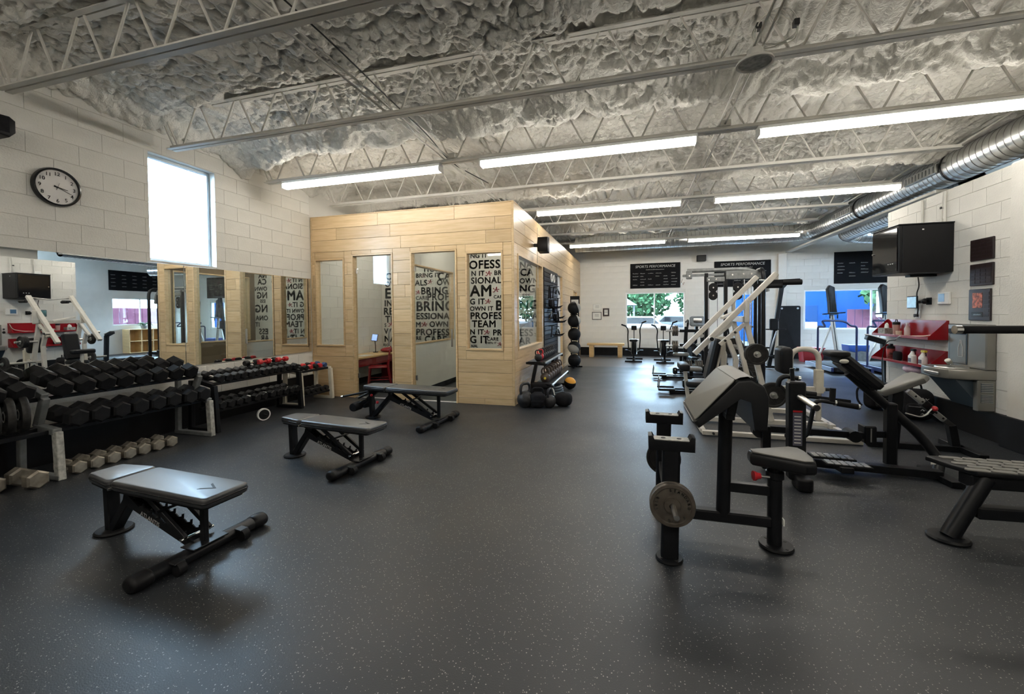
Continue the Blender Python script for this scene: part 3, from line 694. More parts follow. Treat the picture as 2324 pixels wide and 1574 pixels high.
def car(loc, m, label):
    o = thing('car', label, 'car', loc)
    slab(o, 'body', m, [(-2.1, .3), (2.1, .3), (2.15, .75), (1.2, .9), (.7, 1.38), (-1.1, 1.4), (-1.7, .95), (-2.15, .85)], 1.7, (0, 1.7, 0), (1, 0, 0), (0, 0, 1), soft=.06)
    slab(o, 'window', 'darkglass', [(-1.45, .95), (1.0, .95), (.62, 1.3), (-1.05, 1.32)], .02, (0, .0, 0), (1, 0, 0), (0, 0, 1))
    for x in (-1.3, 1.3): rod(o, 'wheel', 'blackrubber', (x, -.02, .32), (x, .2, .32), .32)
car((.5, 28, -.12), 'carwhite', 'white car parked outside, seen in the left back window'); car((3.2, 33, -.12), 'cardark', 'dark car parked outside, seen through the glass door'); car((-6.2, 26, -.12), 'carwhite', 'white car parked in front of the canopy outside')
# ================================================================== LEFT WALL THINGS
FX, UY, UZ, UX = (1, 0, 0), (0, 1, 0), (0, 0, 1), (1, 0, 0)
o = thing('wall_clock', 'round white wall clock with a black rim showing about twenty past three', 'clock', (XL+.002, 2.97, 2.855))
lathe(o, 'rim', 'blackgloss', [(.196, 0), (.200, .02), (.192, .045), (.178, .05), (.172, .036), (.172, .0)], axis=(1, 0, 0), n=48)
lathe(o, 'face', 'clockface', [(0, .026), (.174, .026)], axis=(1, 0, 0), n=48)
for h in range(1, 13):
    a = R(90-30*h); text(o, 'numeral', 'ink', str(h), (.028, .138*math.cos(a), .138*math.sin(a)-.018), UY, UZ, .036, .001, off=.008, align='CENTER')
def hand(nm, ang, L, w_):
    a = R(90-ang); u = Vector((0, math.cos(a), math.sin(a))); v = Vector((0, -math.sin(a), math.cos(a)))
    slab(o, nm, 'ink', [(-.03, -w_), (L, -w_*.4), (L, w_*.4), (-.03, w_)], .002, (.032, 0, 0), u, v)
hand('hour_hand', 100, .085, .006); hand('minute_hand', 114, .125, .004); hand('second_hand', 20, .05, .0015)
rod(o, 'pin', 'ink', (.026, 0, 0), (.038, 0, 0), .008)
o = thing('wall_speaker', 'black loudspeaker mounted high on the left wall', 'speaker', (XL+.06, 2.45, 3.265))
slab(o, 'cabinet', 'blackplastic', [(-.12, -.08), (.07, -.10), (.11, -.05), (.11, .06), (.07, .09), (-.12, .08)], .20, (.02, 0, 0), (0, 1, 0), (0, 0, 1), soft=.015)
box(o, 'grille', 'cloth', (.218, -.01, 0), (.008, .16, .13)); bar(o, 'bracket', 'blackmetal', (-.06, 0, 0), (.04, 0, 0), .04, .05)
tag(bb(None, 'wall_mirror', 'mirror', XL, XL+.007, 1.6, 4.256, .83, 2.182, .002), 'near panel of the long frameless wall mirror above the grey rack', 'mirror')
tag(bb(None, 'wall_mirror', 'mirror', XL, XL+.007, 4.261, 6.578, .83, 2.182, .002), 'far panel of the long wall mirror, ending at the maple office', 'mirror')
# ------------------------------------------------------------------ dumbbells
def hex_head(par, m, x0, x1, r, smooth=False):
    c = .18*r; s = 1 if x1 > x0 else -1
    return lathe(par, 'head', m, [(0, x0), (r*.80, x0), (r, x0+s*c), (r, x1-s*c), (r*.80, x1), (0, x1)], axis=(1, 0, 0), n=6, smooth=False, phase=R(30) if True else 0)
def round_head(par, m, x0, x1, r):
    c = .25*r; s = 1 if x1 > x0 else -1
    return lathe(par, 'head', m, [(0, x0), (r*.85, x0), (r, x0+s*c), (r, x1-s*c), (r*.85, x1), (0, x1)], axis=(1, 0, 0), n=16)
DB = {}
def dumbbell(kind, loc, tilt, label, group, yaw_=0):
    m, hm, r, L, hl, rnd_ = kind
    if kind not in DB:
        o = thing('dumbbell', label, 'dumbbell', loc, 0, group)
        k = [rod(o, 'handle', hm, (-L/2+hl*.6, 0, 0), (L/2-hl*.6, 0, 0), .016, n=12)]
        f = round_head if rnd_ else hex_head
        k += [f(o, m, -L/2, -L/2+hl, r), f(o, m, L/2, L/2-hl, r)]
        DB[kind] = (o, k)
    else:
        o = copy_tree(DB[kind][0], DB[kind][1], loc, None, label, group)
    o.rotation_euler = (0, R(tilt), R(yaw_)); return o
BIG = ('dumbbell', 'chrome', .088, .38, .125, False); MED = ('dumbbell', 'chrome', .056, .34, .10, False); SML = ('dumbbell', 'chrome', .042, .24, .075, True)
SIL = ('silverdb', 'silverdb', .066, .30, .085, False); SIL2 = ('silverdb', 'silverdb', .085, .34, .10, False); RED = ('redknob', 'redknob', .040, .22, .07, True); PUR = ('bluepad', 'chrome', .042, .22, .07, True)
def rack(name, label, y0, y1, m, prof, back, shelves, mid=()):
    """profile: polyline of (x, z) for the front frame at each end; shelves: (x0, z0, x1, z1) tray lines"""
    o = thing(name, label, 'rack', (-5.4, (y0+y1)/2, 0)); B = Vector(o.location)
    for y in (y0, y1)+tuple(mid):
        for k in range(len(prof)-1):
            a, b_ = prof[k], prof[k+1]; mm = m if k or m != 'greyframe' else 'greyworn'
            bar(o, ('front_leg', 'lower_arm', 'upright', 'upper_arm', 'upper_arm')[k], mm, Vector((a[0], y, a[1]))-B, Vector((b_[0], y, b_[1]))-B, .055, .07, .005, (0, 1, 0) if False else (1, 0, 0))
        bar(o, 'rear_leg', m, Vector((back, y, 0))-B, Vector((back+.02, y, prof[-1][1]))-B, .05, .06, .005)
        bb(o, 'foot', m, back-.03-B.x, prof[0][0]+.03-B.x, y-.03-B.y, y+.03-B.y, 0, .045)
    for x0, z0, x1, z1 in shelves:
        for x, z in ((x0, z0), (x1, z1)):
            bar(o, 'tray_rail', 'blackmetal', Vector((x, y0, z))-B, Vector((x, y1, z))-B, .05, .035, .004)
    return o
GP = [(-5.10, 0), (-5.125, .445), (-5.40, .475), (-5.285, .755), (-5.57, .865)]
SH1 = [(-5.52, .79, -5.36, .735), (-5.36, .455, -5.20, .445)]
rack('dumbbell_rack', 'grey steel dumbbell rack with worn front legs under the mirror', 1.12, 4.04, 'greyframe', GP, -5.66, SH1, (2.58,))
BP = [(-5.18, 0), (-5.20, .30), (-5.22, .60), (-5.50, .66)]
rack('dumbbell_rack', 'black two-tier dumbbell rack beyond the grey rack', 4.18, 5.62, 'blackmetal', BP, -5.62, [(-5.48, .655, -5.24, .62), (-5.46, .285, -5.22, .27)])
CP = [(-5.27, 0), (-5.28, .20), (-5.30, .55), (-5.55, .58)]
rack('dumbbell_rack', 'small cream-posted rack of light dumbbells against the maple office', 5.74, 6.46, 'creampost', CP, -5.62, [(-5.52, .575, -5.34, .555), (-5.50, .155, -5.32, .145)])
for i in range(8):
    y = 2.70+i*.176
    dumbbell(BIG, (-5.415+random.uniform(-.01, .01), y, .872), 19, 'black hex dumbbell on upper tier of grey rack, %s of eight' % ORD[i], 'dumbbells on the grey rack')
    dumbbell(BIG, (-5.265+random.uniform(-.01, .01), y+.03, .553), 4, 'black hex dumbbell on lower tier of grey rack, %s of eight' % ORD[i], 'dumbbells on the grey rack')
for i in range(4):
    dumbbell(BIG, (-5.42, 2.43-i*.19, .875), 19, 'black hex dumbbell on upper tier left of grey rack upright, %s from it' % ('first', 'second', 'third', 'fourth')[i], 'dumbbells on the left rack')
for i in range(12):
    y = 4.27+i*.116
    dumbbell(MED, (-5.36+random.uniform(-.012, .012), y, .703), 8, 'smaller black hex dumbbell on upper tier of black rack, %s of twelve' % ORD[i], 'dumbbells on the black rack')
ly = [4.27, 4.39, 4.51, 4.64, 4.80, 4.93, 5.08, 5.20, 5.32, 5.44, 5.55]
for i, y in enumerate(ly):
    dumbbell(MED, (-5.33+random.uniform(-.012, .012), y, .344), 4, 'smaller black hex dumbbell on lower tier of black rack, %s of eleven' % ORD[i], 'dumbbells on the black rack')
for i in range(6):
    y = 5.80+i*.115
    dumbbell((SML, SML, RED, SML, RED, PUR)[i], (-5.43, y, .625), 6, '%s light dumbbell on top tier of cream rack, %s of six' % (('black', 'black', 'red', 'black', 'red', 'purple')[i], ORD[i]), 'light dumbbells on the cream rack')
    dumbbell(SML, (-5.41, y, .212), 3, 'black light dumbbell on bottom tier of cream rack, %s of six' % ORD[i], 'light dumbbells on the cream rack')
for i in range(4):
    dumbbell(RED if i % 2 else SML, (-5.52+.06*(i % 2), 5.02+i*.17, .80 if i < 4 else .7), 0, '%s light dumbbell lying across the upper row of the black rack, %s of four' % (('red' if i % 2 else 'black'), ORD[i]), 'light dumbbells laid on the black rack', 90)
for i in range(7):
    dumbbell(SIL, (-5.27, 2.74+i*.142, .058), 0, 'worn silver hex dumbbell on the floor below grey rack, %s of seven' % ORD[i], 'silver dumbbells on the floor')
for i in range(2):
    dumbbell(SIL2, (-5.20-.16*i, 2.40-.20*i, .075), 0, 'larger worn silver hex dumbbell on floor at the left edge, %s' % ('beside the grey leg' if i == 0 else 'farther left'), 'large silver dumbbells')
def plate_disc(par, name, m, c, ax, r, t, hole=.03, grips=0, n=36):
    """weight plate: rim, recessed web, hub"""
    return lathe(par, name, m, [(hole, -t*.5), (r*.30, -t*.5), (r*.32, -t*.28), (r*.80, -t*.28), (r*.84, -t*.5), (r*.97, -t*.5), (r, -t*.3), (r, t*.3), (r*.97, t*.5), (r*.84, t*.5), (r*.80, t*.28), (r*.32, t*.28), (r*.30, t*.5), (hole, t*.5), (hole, -t*.5)], c, ax, n)
for i in range(3):
    o = thing('weight_plate', 'black weight plate stored upright on grey rack at left edge, %s' % ('nearest the grey leg', 'second from the grey leg', 'third from the grey leg')[i], 'weight plate', (-5.28, 2.42-i*.09, .47+.165), group='plates on the left rack')
    plate_disc(o, 'disc', 'plate', (0, 0, 0), (0.25, 1, 0), .165, .05); lathe(o, 'hub', 'steel', [(.035, -.026), (.05, -.026), (.05, .026), (.035, .026)], axis=(.25, 1, 0))
o = thing('ab_wheel', 'black exercise wheel with a white rim on the floor under black rack', 'wheel', (-5.12, 4.84, .086))
lathe(o, 'tyre', 'white', [(.070, -.02), (.086, -.02), (.086, .02), (.070, .02)], axis=(1, -.45, 0), n=32); lathe(o, 'disc', 'blackplastic', [(0, -.018), (.072, -.016), (.072, .016), (0, .018)], axis=(1, -.45, 0), n=32); rod(o, 'handle', 'blackrubber', (-.11, .05, 0), (.11, -.05, 0), .014)

# ================================================================== BENCHES
def bench(loc, rz, label, zt=.435, Ls=.31, Lm=.88, wd=.29, barw=.78, rollers=False):
    o = thing('weight_bench', label, 'bench', loc, rz, 'adjustable benches'); x1 = .21; x0 = x1-Lm; s1 = x0-.015; s0 = s1-Ls
    pt = .062
    def pad(nm, poly):
        p = slab(o, nm, 'benchvinyl', poly, pt, (0, 0, zt-pt), soft=.016); 
        cx_ = sum(a for a, b_ in poly)/len(poly); cy_ = sum(b_ for a, b_ in poly)/len(poly)
        slab(p, 'piping', 'blackgloss', [(cx_+(a-cx_)*1.006, cy_+(b_-cy_)*1.02) for a, b_ in poly], .012, (0, 0, zt-pt*.62), soft=.005)
        slab(p, 'base_board', 'blackplastic', [(cx_+(a-cx_)*.94, cy_+(b_-cy_)*.9) for a, b_ in poly], .014, (0, 0, zt-pt-.013))
        return p
    def rpoly(a0, a1, w0, w1, r_=.03):
        # rounded quadrilateral, half widths w0 at a0 and w1 at a1
        out = []
        for (cx_, cy_, st) in ((a1, w1, 0), (a0, w0, 90), (a0, -w0, 180), (a1, -w1, 270)):
            sx_ = -1 if cx_ == a1 else 1; sy_ = -1 if cy_ > 0 else 1
            for k in range(5):
                a = R(st+22.5*k); out.append((cx_+sx_*r_+r_*math.cos(a), cy_+sy_*r_+r_*math.sin(a)))
        return out
    bp_ = pad('back_pad', rpoly(x0, x1, wd/2, wd/2)); pad('seat_pad', rpoly(s0, s1, wd/2*.72, wd/2))
    # embossed maker's triangle on the back pad
    slab(bp_, 'emblem', 'seam', [(x1-.20, -.05), (x1-.10, 0), (x1-.20, .05), (x1-.193, .032), (x1-.13, 0), (x1-.193, -.032)], .0012, (0, 0, zt))
    zb = zt-pt-.013
    # foot bar with end caps, saddle and wheels
    ell = lambda a, b_: [(a*math.cos(t), b_*math.sin(t)) for t in np.linspace(0, 2*math.pi, 19)[:-1]]
    slab(o, 'foot_bar', 'blackmetal', ell(.050, .040), barw, (0, barw/2, .047), (1, 0, 0), (0, 0, 1), soft=.004)
    for s in (-1, 1):
        slab(o, 'end_cap', 'blackplastic', ell(.058, .047), .12, (0, s*(barw/2-.03)+.06, .047), (1, 0, 0), (0, 0, 1), soft=.03, seg=4)
        w_ = rod(o, 'wheel', 'blackrubber', (.075, s*.20-.022, .040), (.075, s*.20+.022, .040), .038, n=20); bar(o, 'wheel_bracket', 'blackmetal', (.02, s*.20, .075), (.085, s*.20, .072), .06, .012)
    bb(o, 'saddle', 'blackmetal', -.06, .06, -.11, .11, .086, .094, .002)
    bar(o, 'back_post', 'blackmetal', (-.005, 0, .08), (-.005, 0, zb+.004), .042, .032, .004, (0, 1, 0))
    # ladder beam: two side plates with hooks
    xr, zr = x0-.045, zb-.075
    for s in (-1, 1):
        A = Vector((xr, s*.045, zr)); Bq = Vector((-.03, s*.045, .085)); d_ = (Bq-A).normalized(); nrm = Vector((-d_.z, 0, d_.x)); L = (Bq-A).length
        poly = [(0, -.04), (L, -.045), (L, .012)]
        nh = 6
        for k in range(nh):
            t_ = L*(.90-.70*k/nh); w_ = L*.70/nh
            poly += [(t_, .012), (t_-w_*.15, .012), (t_-w_*.22, .044), (t_-w_*.36, .038), (t_-w_*.36, .020), (t_-w_*.7, .004)]
        poly += [(0, .04)]
        slab(o, 'ladder_plate', 'blackmetal', poly if True else poly, .007, A+Vector((0, .0035, 0)), d_, nrm)
        if s < 0:
            text(o, 'lettering', 'white', 'ATLANTIS', A+d_*(L*.28)+nrm*(-.036)+Vector((0, -.006, 0)), d_, nrm, .030, .002, off=.02)
    bar(o, 'ladder_floor', 'blackmetal', (xr, 0, zr-.035), (-.03, 0, .052), .085, .008, .002)
    # rear leg with round foot
    lathe(o, 'foot_disc', 'blackrubber', [(0, 0), (.105, 0), (.11, .012), (.10, .022), (0, .022)], (s0+.08, 0, 0), n=28)
    bar(o, 'rear_leg', 'blackmetal', (s0+.07, 0, .015), (s0+.055, 0, zb), .075, .055, .006, (1, 0, 0)); bar(o, 'leg_brace', 'blackmetal', (s0+.10, 0, .03), (xr+.02, 0, zr), .07, .06, .006)
    bar(o, 'seat_post', 'blackmetal', (s1-.02, 0, zr-.05), (s1-.03, 0, zb), .05, .04, .004, (1, 0, 0)); bar(o, 'seat_strut', 'blackmetal', (s0+.08, 0, zb-.02), (s1-.01, 0, zb-.02), .05, .03)
    for s in (-1, 1): bar(o, 'back_strut', 'blackmetal', (x0+.22, s*.075, zb), (-.06, s*.075, .125), .022, .034, .003)
    rod(o, 'catch_rod', 'blackmetal', (x0+.40, -.11, zb-.085), (x0+.40, .11, zb-.085), .009); rod(o, 'lock_pin', 'chrome', (-.07, -.1, .125), (-.07, .1, .125), .010)
    rod(o, 'pivot', 'chrome', (x0-.008, -wd/2-.004, zb+.02), (x0-.008, wd/2+.004, zb+.02), .008)
    if rollers:
        bar(o, 'leg_arm', 'blackmetal', (s0+.16, 0, zb-.02), (s0-.12, 0, zb-.24), .05, .05); rod(o, 'handle_bar', 'blackmetal', (s0+.06, .12, zb-.03), (s0-.42, -.06, zb-.13), .016)
        rod(o, 'handle_tip', 'chrome', (s0-.42, -.06, zb-.13), (s0-.445, -.07, zb-.135), .017)
        for z_, x_ in ((zb-.24, s0-.13),):
            for s in (-1, 1): lathe(o, 'foam_roller', 'cloth', [(0, .03), (.055, .03), (.062, .05), (.062, .20), (.055, .22), (0, .22)], (x_, 0, z_), (.15, s, 0), 20)
        for x_, z_ in ((s0+.02, zb-.10), (s0-.02, zb-.20)): bar(o, 'roller_link', 'blackmetal', (x_+.05, -.05, z_+.06), (x_-.10, -.12, z_-.02), .03, .03)
        ball(o, 'red_knob', 'redknob', (s0+.10, -.05, zb-.08), .020); ball(o, 'red_knob', 'redknob', (s0+.22, -.07, zb-.17), .022)
    return o
bench((-2.60, 2.0, 0), -3.5, 'black flat bench nearest the camera, its pad shining pale blue')
bench((-2.59, 3.59, 0), -6.5, 'black flat bench in the middle of the three')
bench((-2.56, 5.26, 0), -6, 'black bench farthest back with foam leg rollers, before the office', zt=.49, Ls=.42, Lm=.98, wd=.34, barw=.92, rollers=True)
# ================================================================== RIGHT WALL THINGS
RU, RV = (0, -1, 0), (0, 0, 1)
o = thing('media_cabinet', 'black wall-mounted cabinet with a glass door and a screen inside', 'cabinet', (3.97, 7.175, 2.0))
bb(o, 'body', 'blackplastic', -.55, 0, -.325, .325, 0, .63, .008); bb(o, 'bezel', 'blackmetal', -.59, -.55, -.325, .325, 0, .63, .006)
d_ = bb(o, 'glass_door', 'darkglass', -.600, -.592, -.30, .30, .03, .60, .002); rod(d_, 'door_knob', 'chrome', (-.02, .27, .0), (.0, .27, .0), .012)
bb(o, 'top_lip', 'blackmetal', -.60, .0, -.335, .335, .63, .645, .004)
for k in range(3): bb(o, 'indicator', 'white', -.604, -.600, -.12-.05*k, -.10-.05*k, .13, .14, 0)
bar(o, 'wall_arm', 'blackmetal', (-.3, .05, -.02), (0, .05, -.02), .12, .03); bb(o, 'badge', 'white', -.34, -.32, -.329, -.325, .555, .57, 0)
for nm, y, z, h, lab in (('plaque', 6.375, 2.09, .255, 'topmost of three dark award plaques on right wall'), ('plaque', 6.375, 1.79, .26, 'middle of three dark award plaques on right wall')):
    o = thing(nm, lab, 'plaque', (XR, y, z)); bb(o, 'board', 'plaque', -.02, 0, -.175, .175, 0, h, .005)
    for i in range(4):
        for j in range(5): bb(o, 'name_plate', 'plaqueplate', -.023, -.02, -.155+i*.08, -.155+i*.08+.068, .025+j*.044, .025+j*.044+.034, .001)
o = thing('plaque', 'lowest award plaque with a red photograph on the right wall', 'plaque', (XR, 6.395, 1.375)); bb(o, 'board', 'plaque', -.02, 0, -.165, .165, 0, .375, .005)
bb(o, 'photograph', 'photo', -.023, -.02, -.05, .10, .15, .33, .001); bb(o, 'caption_plate', 'blackgloss', -.023, -.02, -.06, .11, .045, .10, .001); scribble(o, 'caption', 'steel', (-.0238, .08, .062), RU, RV, .12, .02, 3, .003)
for j in range(6): bb(o, 'name_plate', 'plaqueplate', -.023, -.02, -.15, -.075, .05+j*.05, .05+j*.05+.036, .001)
o = thing('thermostat', 'white thermostat with a blue screen beside the plaques', 'thermostat', (XR, 6.995, 1.58)); bb(o, 'case', 'white', -.03, 0, -.11, .11, 0, .16, .008); bb(o, 'display', 'bluescreen', -.033, -.03, -.03, .085, .035, .14, .002)
o = thing('wall_tablet', 'small tablet on a jointed bracket below the media cabinet', 'tablet', (XR, 7.52, 1.53)); bb(o, 'tablet', 'blackplastic', -.09, -.07, -.10, .13, 0, .18, .006); bb(o, 'screen', 'screen', -.0925, -.09, -.09, .12, .012, .168, .001)
bar(o, 'arm', 'blackmetal', (-.07, -.09, .09), (-.03, -.21, .10), .03, .04); ball(o, 'joint', 'blackmetal', (-.05, -.20, .10), .04); bb(o, 'wall_plate', 'blackmetal', -.015, 0, -.26, -.16, .05, .15)
o = thing('wall_outlet', 'white double outlet with a plugged black adapter below the tablet', 'outlet', (XR, 7.55, 1.39)); bb(o, 'cover', 'white', -.012, 0, -.06, .06, 0, .12, .004); bb(o, 'plug', 'cable', -.05, -.012, -.03, .02, .02, .06)
tag(pipe(None, 'power_cord', 'cable', [(XR-.02, 7.53, 1.98), (XR-.02, 7.50, 1.85), (XR-.03, 7.54, 1.75), (XR-.03, 7.52, 1.66), (XR-.05, 7.46, 1.52), (XR-.04, 7.50, 1.42), (XR-.05, 7.55, 1.41)], .008, .05, 6), 'black power cord running from cabinet down past the tablet', 'cord')
o = thing('conduit_pipe', 'painted conduit rising from the media cabinet to the duct, left one', 'pipe', (XR-.02, 7.46, 2.63)); rod(o, 'tube', 'cmu', (0, 0, .0), (0, 0, .44), .016); bb(o, 'box', 'white', -.03, .02, -.01, .12, .02, .12)
o = thing('conduit_pipe', 'painted conduit rising from the media cabinet, right one with black clip', 'pipe', (XR-.02, 7.0, 2.63)); rod(o, 'tube', 'cmu', (0, 0, 0), (0, 0, .44), .013); rod(o, 'tube', 'cmu', (0, .07, 0), (0, .03, .44), .010); bb(o, 'clip', 'cable', -.02, .02, .04, .07, .22, .25)
def red_shelf(z, zt, lab):
    o = thing('wall_shelf', lab, 'shelf', (XR, 7.6, z)); bb(o, 'back_plate', 'redgloss', -.008, 0, -.68, .70, 0, zt, .002); bb(o, 'tray', 'redgloss', -.22, 0, -.68, .70, -.008, 0, .002); bb(o, 'front_lip', 'redgloss', -.226, -.22, -.68, .70, -.008, .03, .002)
    for y in (-.68, .694): slab(o, 'side_plate', 'redgloss', [(0, 0), (0, zt), (-.02, zt), (-.22, .03), (-.22, 0)][::-1], .006, (0, y+.006, 0), (1, 0, 0), (0, 0, 1))
red_shelf(1.115, .25, 'upper red metal wall shelf holding cups beside fountain'); red_shelf(.735, .225, 'lower red metal wall shelf holding spray bottles')
XS = XR-.11
o = thing('tissue_box', 'grey patterned tissue box at far end of upper red shelf', 'tissue box', (XS, 8.12, 1.116)); bb(o, 'carton', 'tissue', -.07, .07, -.10, .10, 0, .11, .004); slab(o, 'tissue', 'paper', [(-.05, 0), (.05, 0), (.03, .06), (-.01, .085), (-.045, .05)], .02, (-.01, -.0, .11), (0, 1, 0), (0, 0, 1), soft=.004)
o = thing('shaker_bottle', 'tall pink shaker bottle with black loop lid on upper shelf', 'bottle', (XS, 7.86, 1.116)); lathe(o, 'cup', 'bottle', [(0, 0), (.036, 0), (.046, .15), (.046, .18), (0, .18)]); lathe(o, 'lid', 'blackplastic', [(.048, .17), (.048, .205), (.03, .215), (0, .215)]); pipe(o, 'loop', 'blackplastic', [(0, -.025, .21), (0, -.02, .25), (0, .02, .25), (0, .025, .21)], .006, .03, 6)
o = thing('mug', 'small tan mug with a handle on the upper red shelf', 'mug', (XS-.03, 7.73, 1.116)); lathe(o, 'cup', 'mug', [(0, 0), (.035, 0), (.038, .08), (.033, .08), (.030, .01), (0, .01)]); pipe(o, 'handle', 'mug', [(0, .034, .065), (0, .07, .06), (0, .07, .025), (0, .034, .018)], .006, .03, 6)
o = thing('water_bottle', 'clear plastic drink bottle on the upper red shelf', 'bottle', (XS, 7.59, 1.116)); lathe(o, 'bottle', 'clearbottle', [(0, 0), (.033, 0), (.035, .02), (.035, .12), (.015, .17), (.015, .19), (0, .19)]); lathe(o, 'cap', 'white', [(.017, .185), (.017, .205), (0, .205)])
o = thing('drink_tumbler', 'red and white patterned tumbler with black lid on lower shelf', 'bottle', (XS, 8.0, .736)); lathe(o, 'cup', 'shaker', [(0, 0), (.045, 0), (.055, .16), (.05, .18), (0, .18)]); lathe(o, 'lid', 'blackplastic', [(.052, .175), (.052, .205), (.03, .225), (0, .225)]); bb(o, 'spout', 'blackplastic', -.02, .02, -.03, .01, .22, .25)
tag(slab(None, 'black_pouch', 'cloth', rrect(.14, .14, .03), .07, (XS+.04, 7.83, .81), (0, -1, 0), (0, 0, 1), soft=.02), 'small black pouch propped on the lower red shelf', 'pouch')
def sprayer(y, m, lab):
    o = thing('spray_bottle', lab, 'spray bottle', (XS-.02, y, .736)); slab(o, 'bottle', 'spray', rrect(.11, .07, .025), .125, (0, 0, 0), (0, 1, 0), (-1, 0, 0), soft=.012); lathe(o, 'neck', 'spray', [(.045, .118), (.02, .165), (.014, .19), (0, .19)])
    bb(o, 'label', 'label', -.0365, -.0355, -.035, .035, .03, .085, 0); bb(o, 'trigger_head', m, -.02, .02, -.06, .02, .185, .215, .006); pipe(o, 'trigger', 'blackplastic', [(0, -.04, .195), (0, -.065, .17), (0, -.06, .14)], .006, .02, 6)
sprayer(7.42, 'blackplastic', 'white spray bottle with black trigger on lower red shelf'); sprayer(7.19, 'yellowtrig', 'white spray bottle with yellow trigger on lower red shelf')
tag(pipe(None, 'charger_cord', 'whitecable', [(XR-.02, 6.95, 1.34), (XR-.03, 7.0, 1.20), (XR-.12, 7.15, 1.15), (XR-.19, 7.4, 1.135), (XR-.23, 7.55, 1.13), (XR-.25, 7.62, 1.05)], .006, .06, 6), 'white charger cord trailing along the upper red shelf', 'cord')
tag(pipe(None, 'extension_cord', 'cable', [(XR-.25, 7.58, 1.07), (XR-.26, 7.8, 1.04), (XR-.27, 7.88, .85), (XR-.27, 7.9, .55), (XR-.25, 7.88, .30)], .007, .12, 6), 'black cord hanging from the red shelves to the bags', 'cord')
tag(ball(None, 'plastic_bag', 'pinkbag', (XR-.11, 7.45, .655), (.09, .17, .065)), 'crumpled pinkish plastic bag tucked under the lower red shelf', 'bag')
# drinking fountain with bottle filler
o = thing('drinking_fountain', 'stainless drinking fountain with a bottle filler on the right wall', 'fountain', (XR, 6.46, 0))
bb(o, 'filler_panel', 'fountain', -.10, 0, -.31, .31, .80, 1.33, .012); bb(o, 'filler_recess', 'fountaindark', -.106, -.10, -.03, .27, .84, 1.27, .01); bb(o, 'recess_back', 'fountain', -.109, -.106, -.015, .255, .845, 1.20, .008)
bb(o, 'filler_hood', 'blackplastic', -.125, -.10, -.02, .26, 1.21, 1.27, .006)
pipe(o, 'bottle_icon', 'white', [(-.111, .07+x, .93+z) for x, z in ((-.035, 0), (.035, 0), (.035, .12), (.012, .17), (.012, .2), (-.012, .2), (-.012, .17), (-.035, .12))], .003, 0, 5, closed=True)
slab(o, 'basin', 'fountain', [(0, .31), (-.30, .31), (-.42, .22), (-.45, .05), (-.45, -.10), (-.40, -.24), (-.28, -.31), (0, -.31)], .115, (0, 0, .69), (1, 0, 0), (0, 1, 0), soft=.014)
lathe(o, 'bowl', 'steel', [(0, .806), (.10, .807), (.13, .812), (.15, .820), (.155, .806)], (-.25, -.03, 0), n=28); lathe(o, 'drain', 'fountaindark', [(0, .809), (.03, .810), (.03, .806)], (-.25, -.03, 0), n=16)
pipe(o, 'spout', 'chrome', [(-.14, .16, .80), (-.14, .16, .85), (-.19, .13, .87)], .018, .03, 10); lathe(o, 'spout_guard', 'knobwhite', [(0, 0), (.028, 0), (.03, .05), (.02, .06), (0, .06)], (-.17, .145, .845), (-.5, -.3, .5))
bb(o, 'push_bar', 'steel', -.465, -.445, -.16, .10, .72, .76, .01); bb(o, 'push_bar', 'steel', -.33, -.20, .30, .318, .72, .76, .008)
slab(o, 'cowl', 'fountaindark', [(-.34, .69), (-.06, .69), (-.02, .34), (-.08, .34)], .50, (0, .26, 0), (1, 0, 0), (0, 0, 1), soft=.012)
bb(o, 'side_shell', 'fountain', -.17, 0, -.31, -.235, .33, .69, .01); bb(o, 'side_shell', 'fountain', -.10, 0, .235, .31, .40, .69, .01)
g = bb(o, 'vent', 'fountaindark', -.14, -.03, -.314, -.31, .55, .66, 0)
for k in range(6): bb(g, 'vent_slat', 'steel', -.055, .055, -.006, -.002, -.05+k*.019, -.042+k*.019, 0)
g = bb(o, 'vent', 'fountaindark', -.14, -.03, -.314, -.31, .43, .53, 0)
for k in range(6): bb(g, 'vent_slat', 'steel', -.055, .055, -.006, -.002, -.045+k*.017, -.038+k*.017, 0)
o = thing('instruction_placard', 'small white wall placard with dark icons left of the fountain', 'placard', (XR, 6.85, 1.05)); bb(o, 'card', 'paper', -.004, 0, -.05, .05, 0, .22, .001); rod(o, 'icon', 'ink', (-.006, 0, .08), (-.004, 0, .08), .032); rod(o, 'icon', 'ink', (-.006, 0, .16), (-.004, 0, .16), .022)
def backpack(loc, rz, s, lab, m='cloth'):
    o = thing('backpack', lab, 'backpack', loc, rz); slab(o, 'body', m, rrect(.34*s, .42*s, .11*s, 5), .20*s, (0, .10*s, .215*s), (1, 0, 0), (0, 0, 1), soft=.07*s)
    slab(o, 'front_pocket', m, rrect(.25*s, .20*s, .06*s, 4), .07*s, (0, -.08*s, .14*s), (1, 0, 0), (0, 0, 1), soft=.03*s); pipe(o, 'top_loop', m, [(-.05*s, .02*s, .42*s), (-.04*s, .02*s, .49*s), (.04*s, .02*s, .49*s), (.05*s, .02*s, .42*s)], .012*s, .04, 8)
    for q_ in (-1, 1): pipe(o, 'strap', m, [(q_*.10*s, .10*s, .40*s), (q_*.15*s, .19*s, .30*s), (q_*.17*s, .16*s, .12*s), (q_*.15*s, .10*s, .04*s)], .016*s, .08, 6)
    pipe(o, 'zip', 'steel', [(-.10*s, -.152*s, .20*s), (.10*s, -.152*s, .20*s)], .003, 0, 5)
backpack((3.56, 7.75, 0), 25, .95, 'black backpack on the floor left of the red shelves'); backpack((3.74, 7.12, 0), -20, 1.0, 'black backpack with pale print on the floor below the fountain')
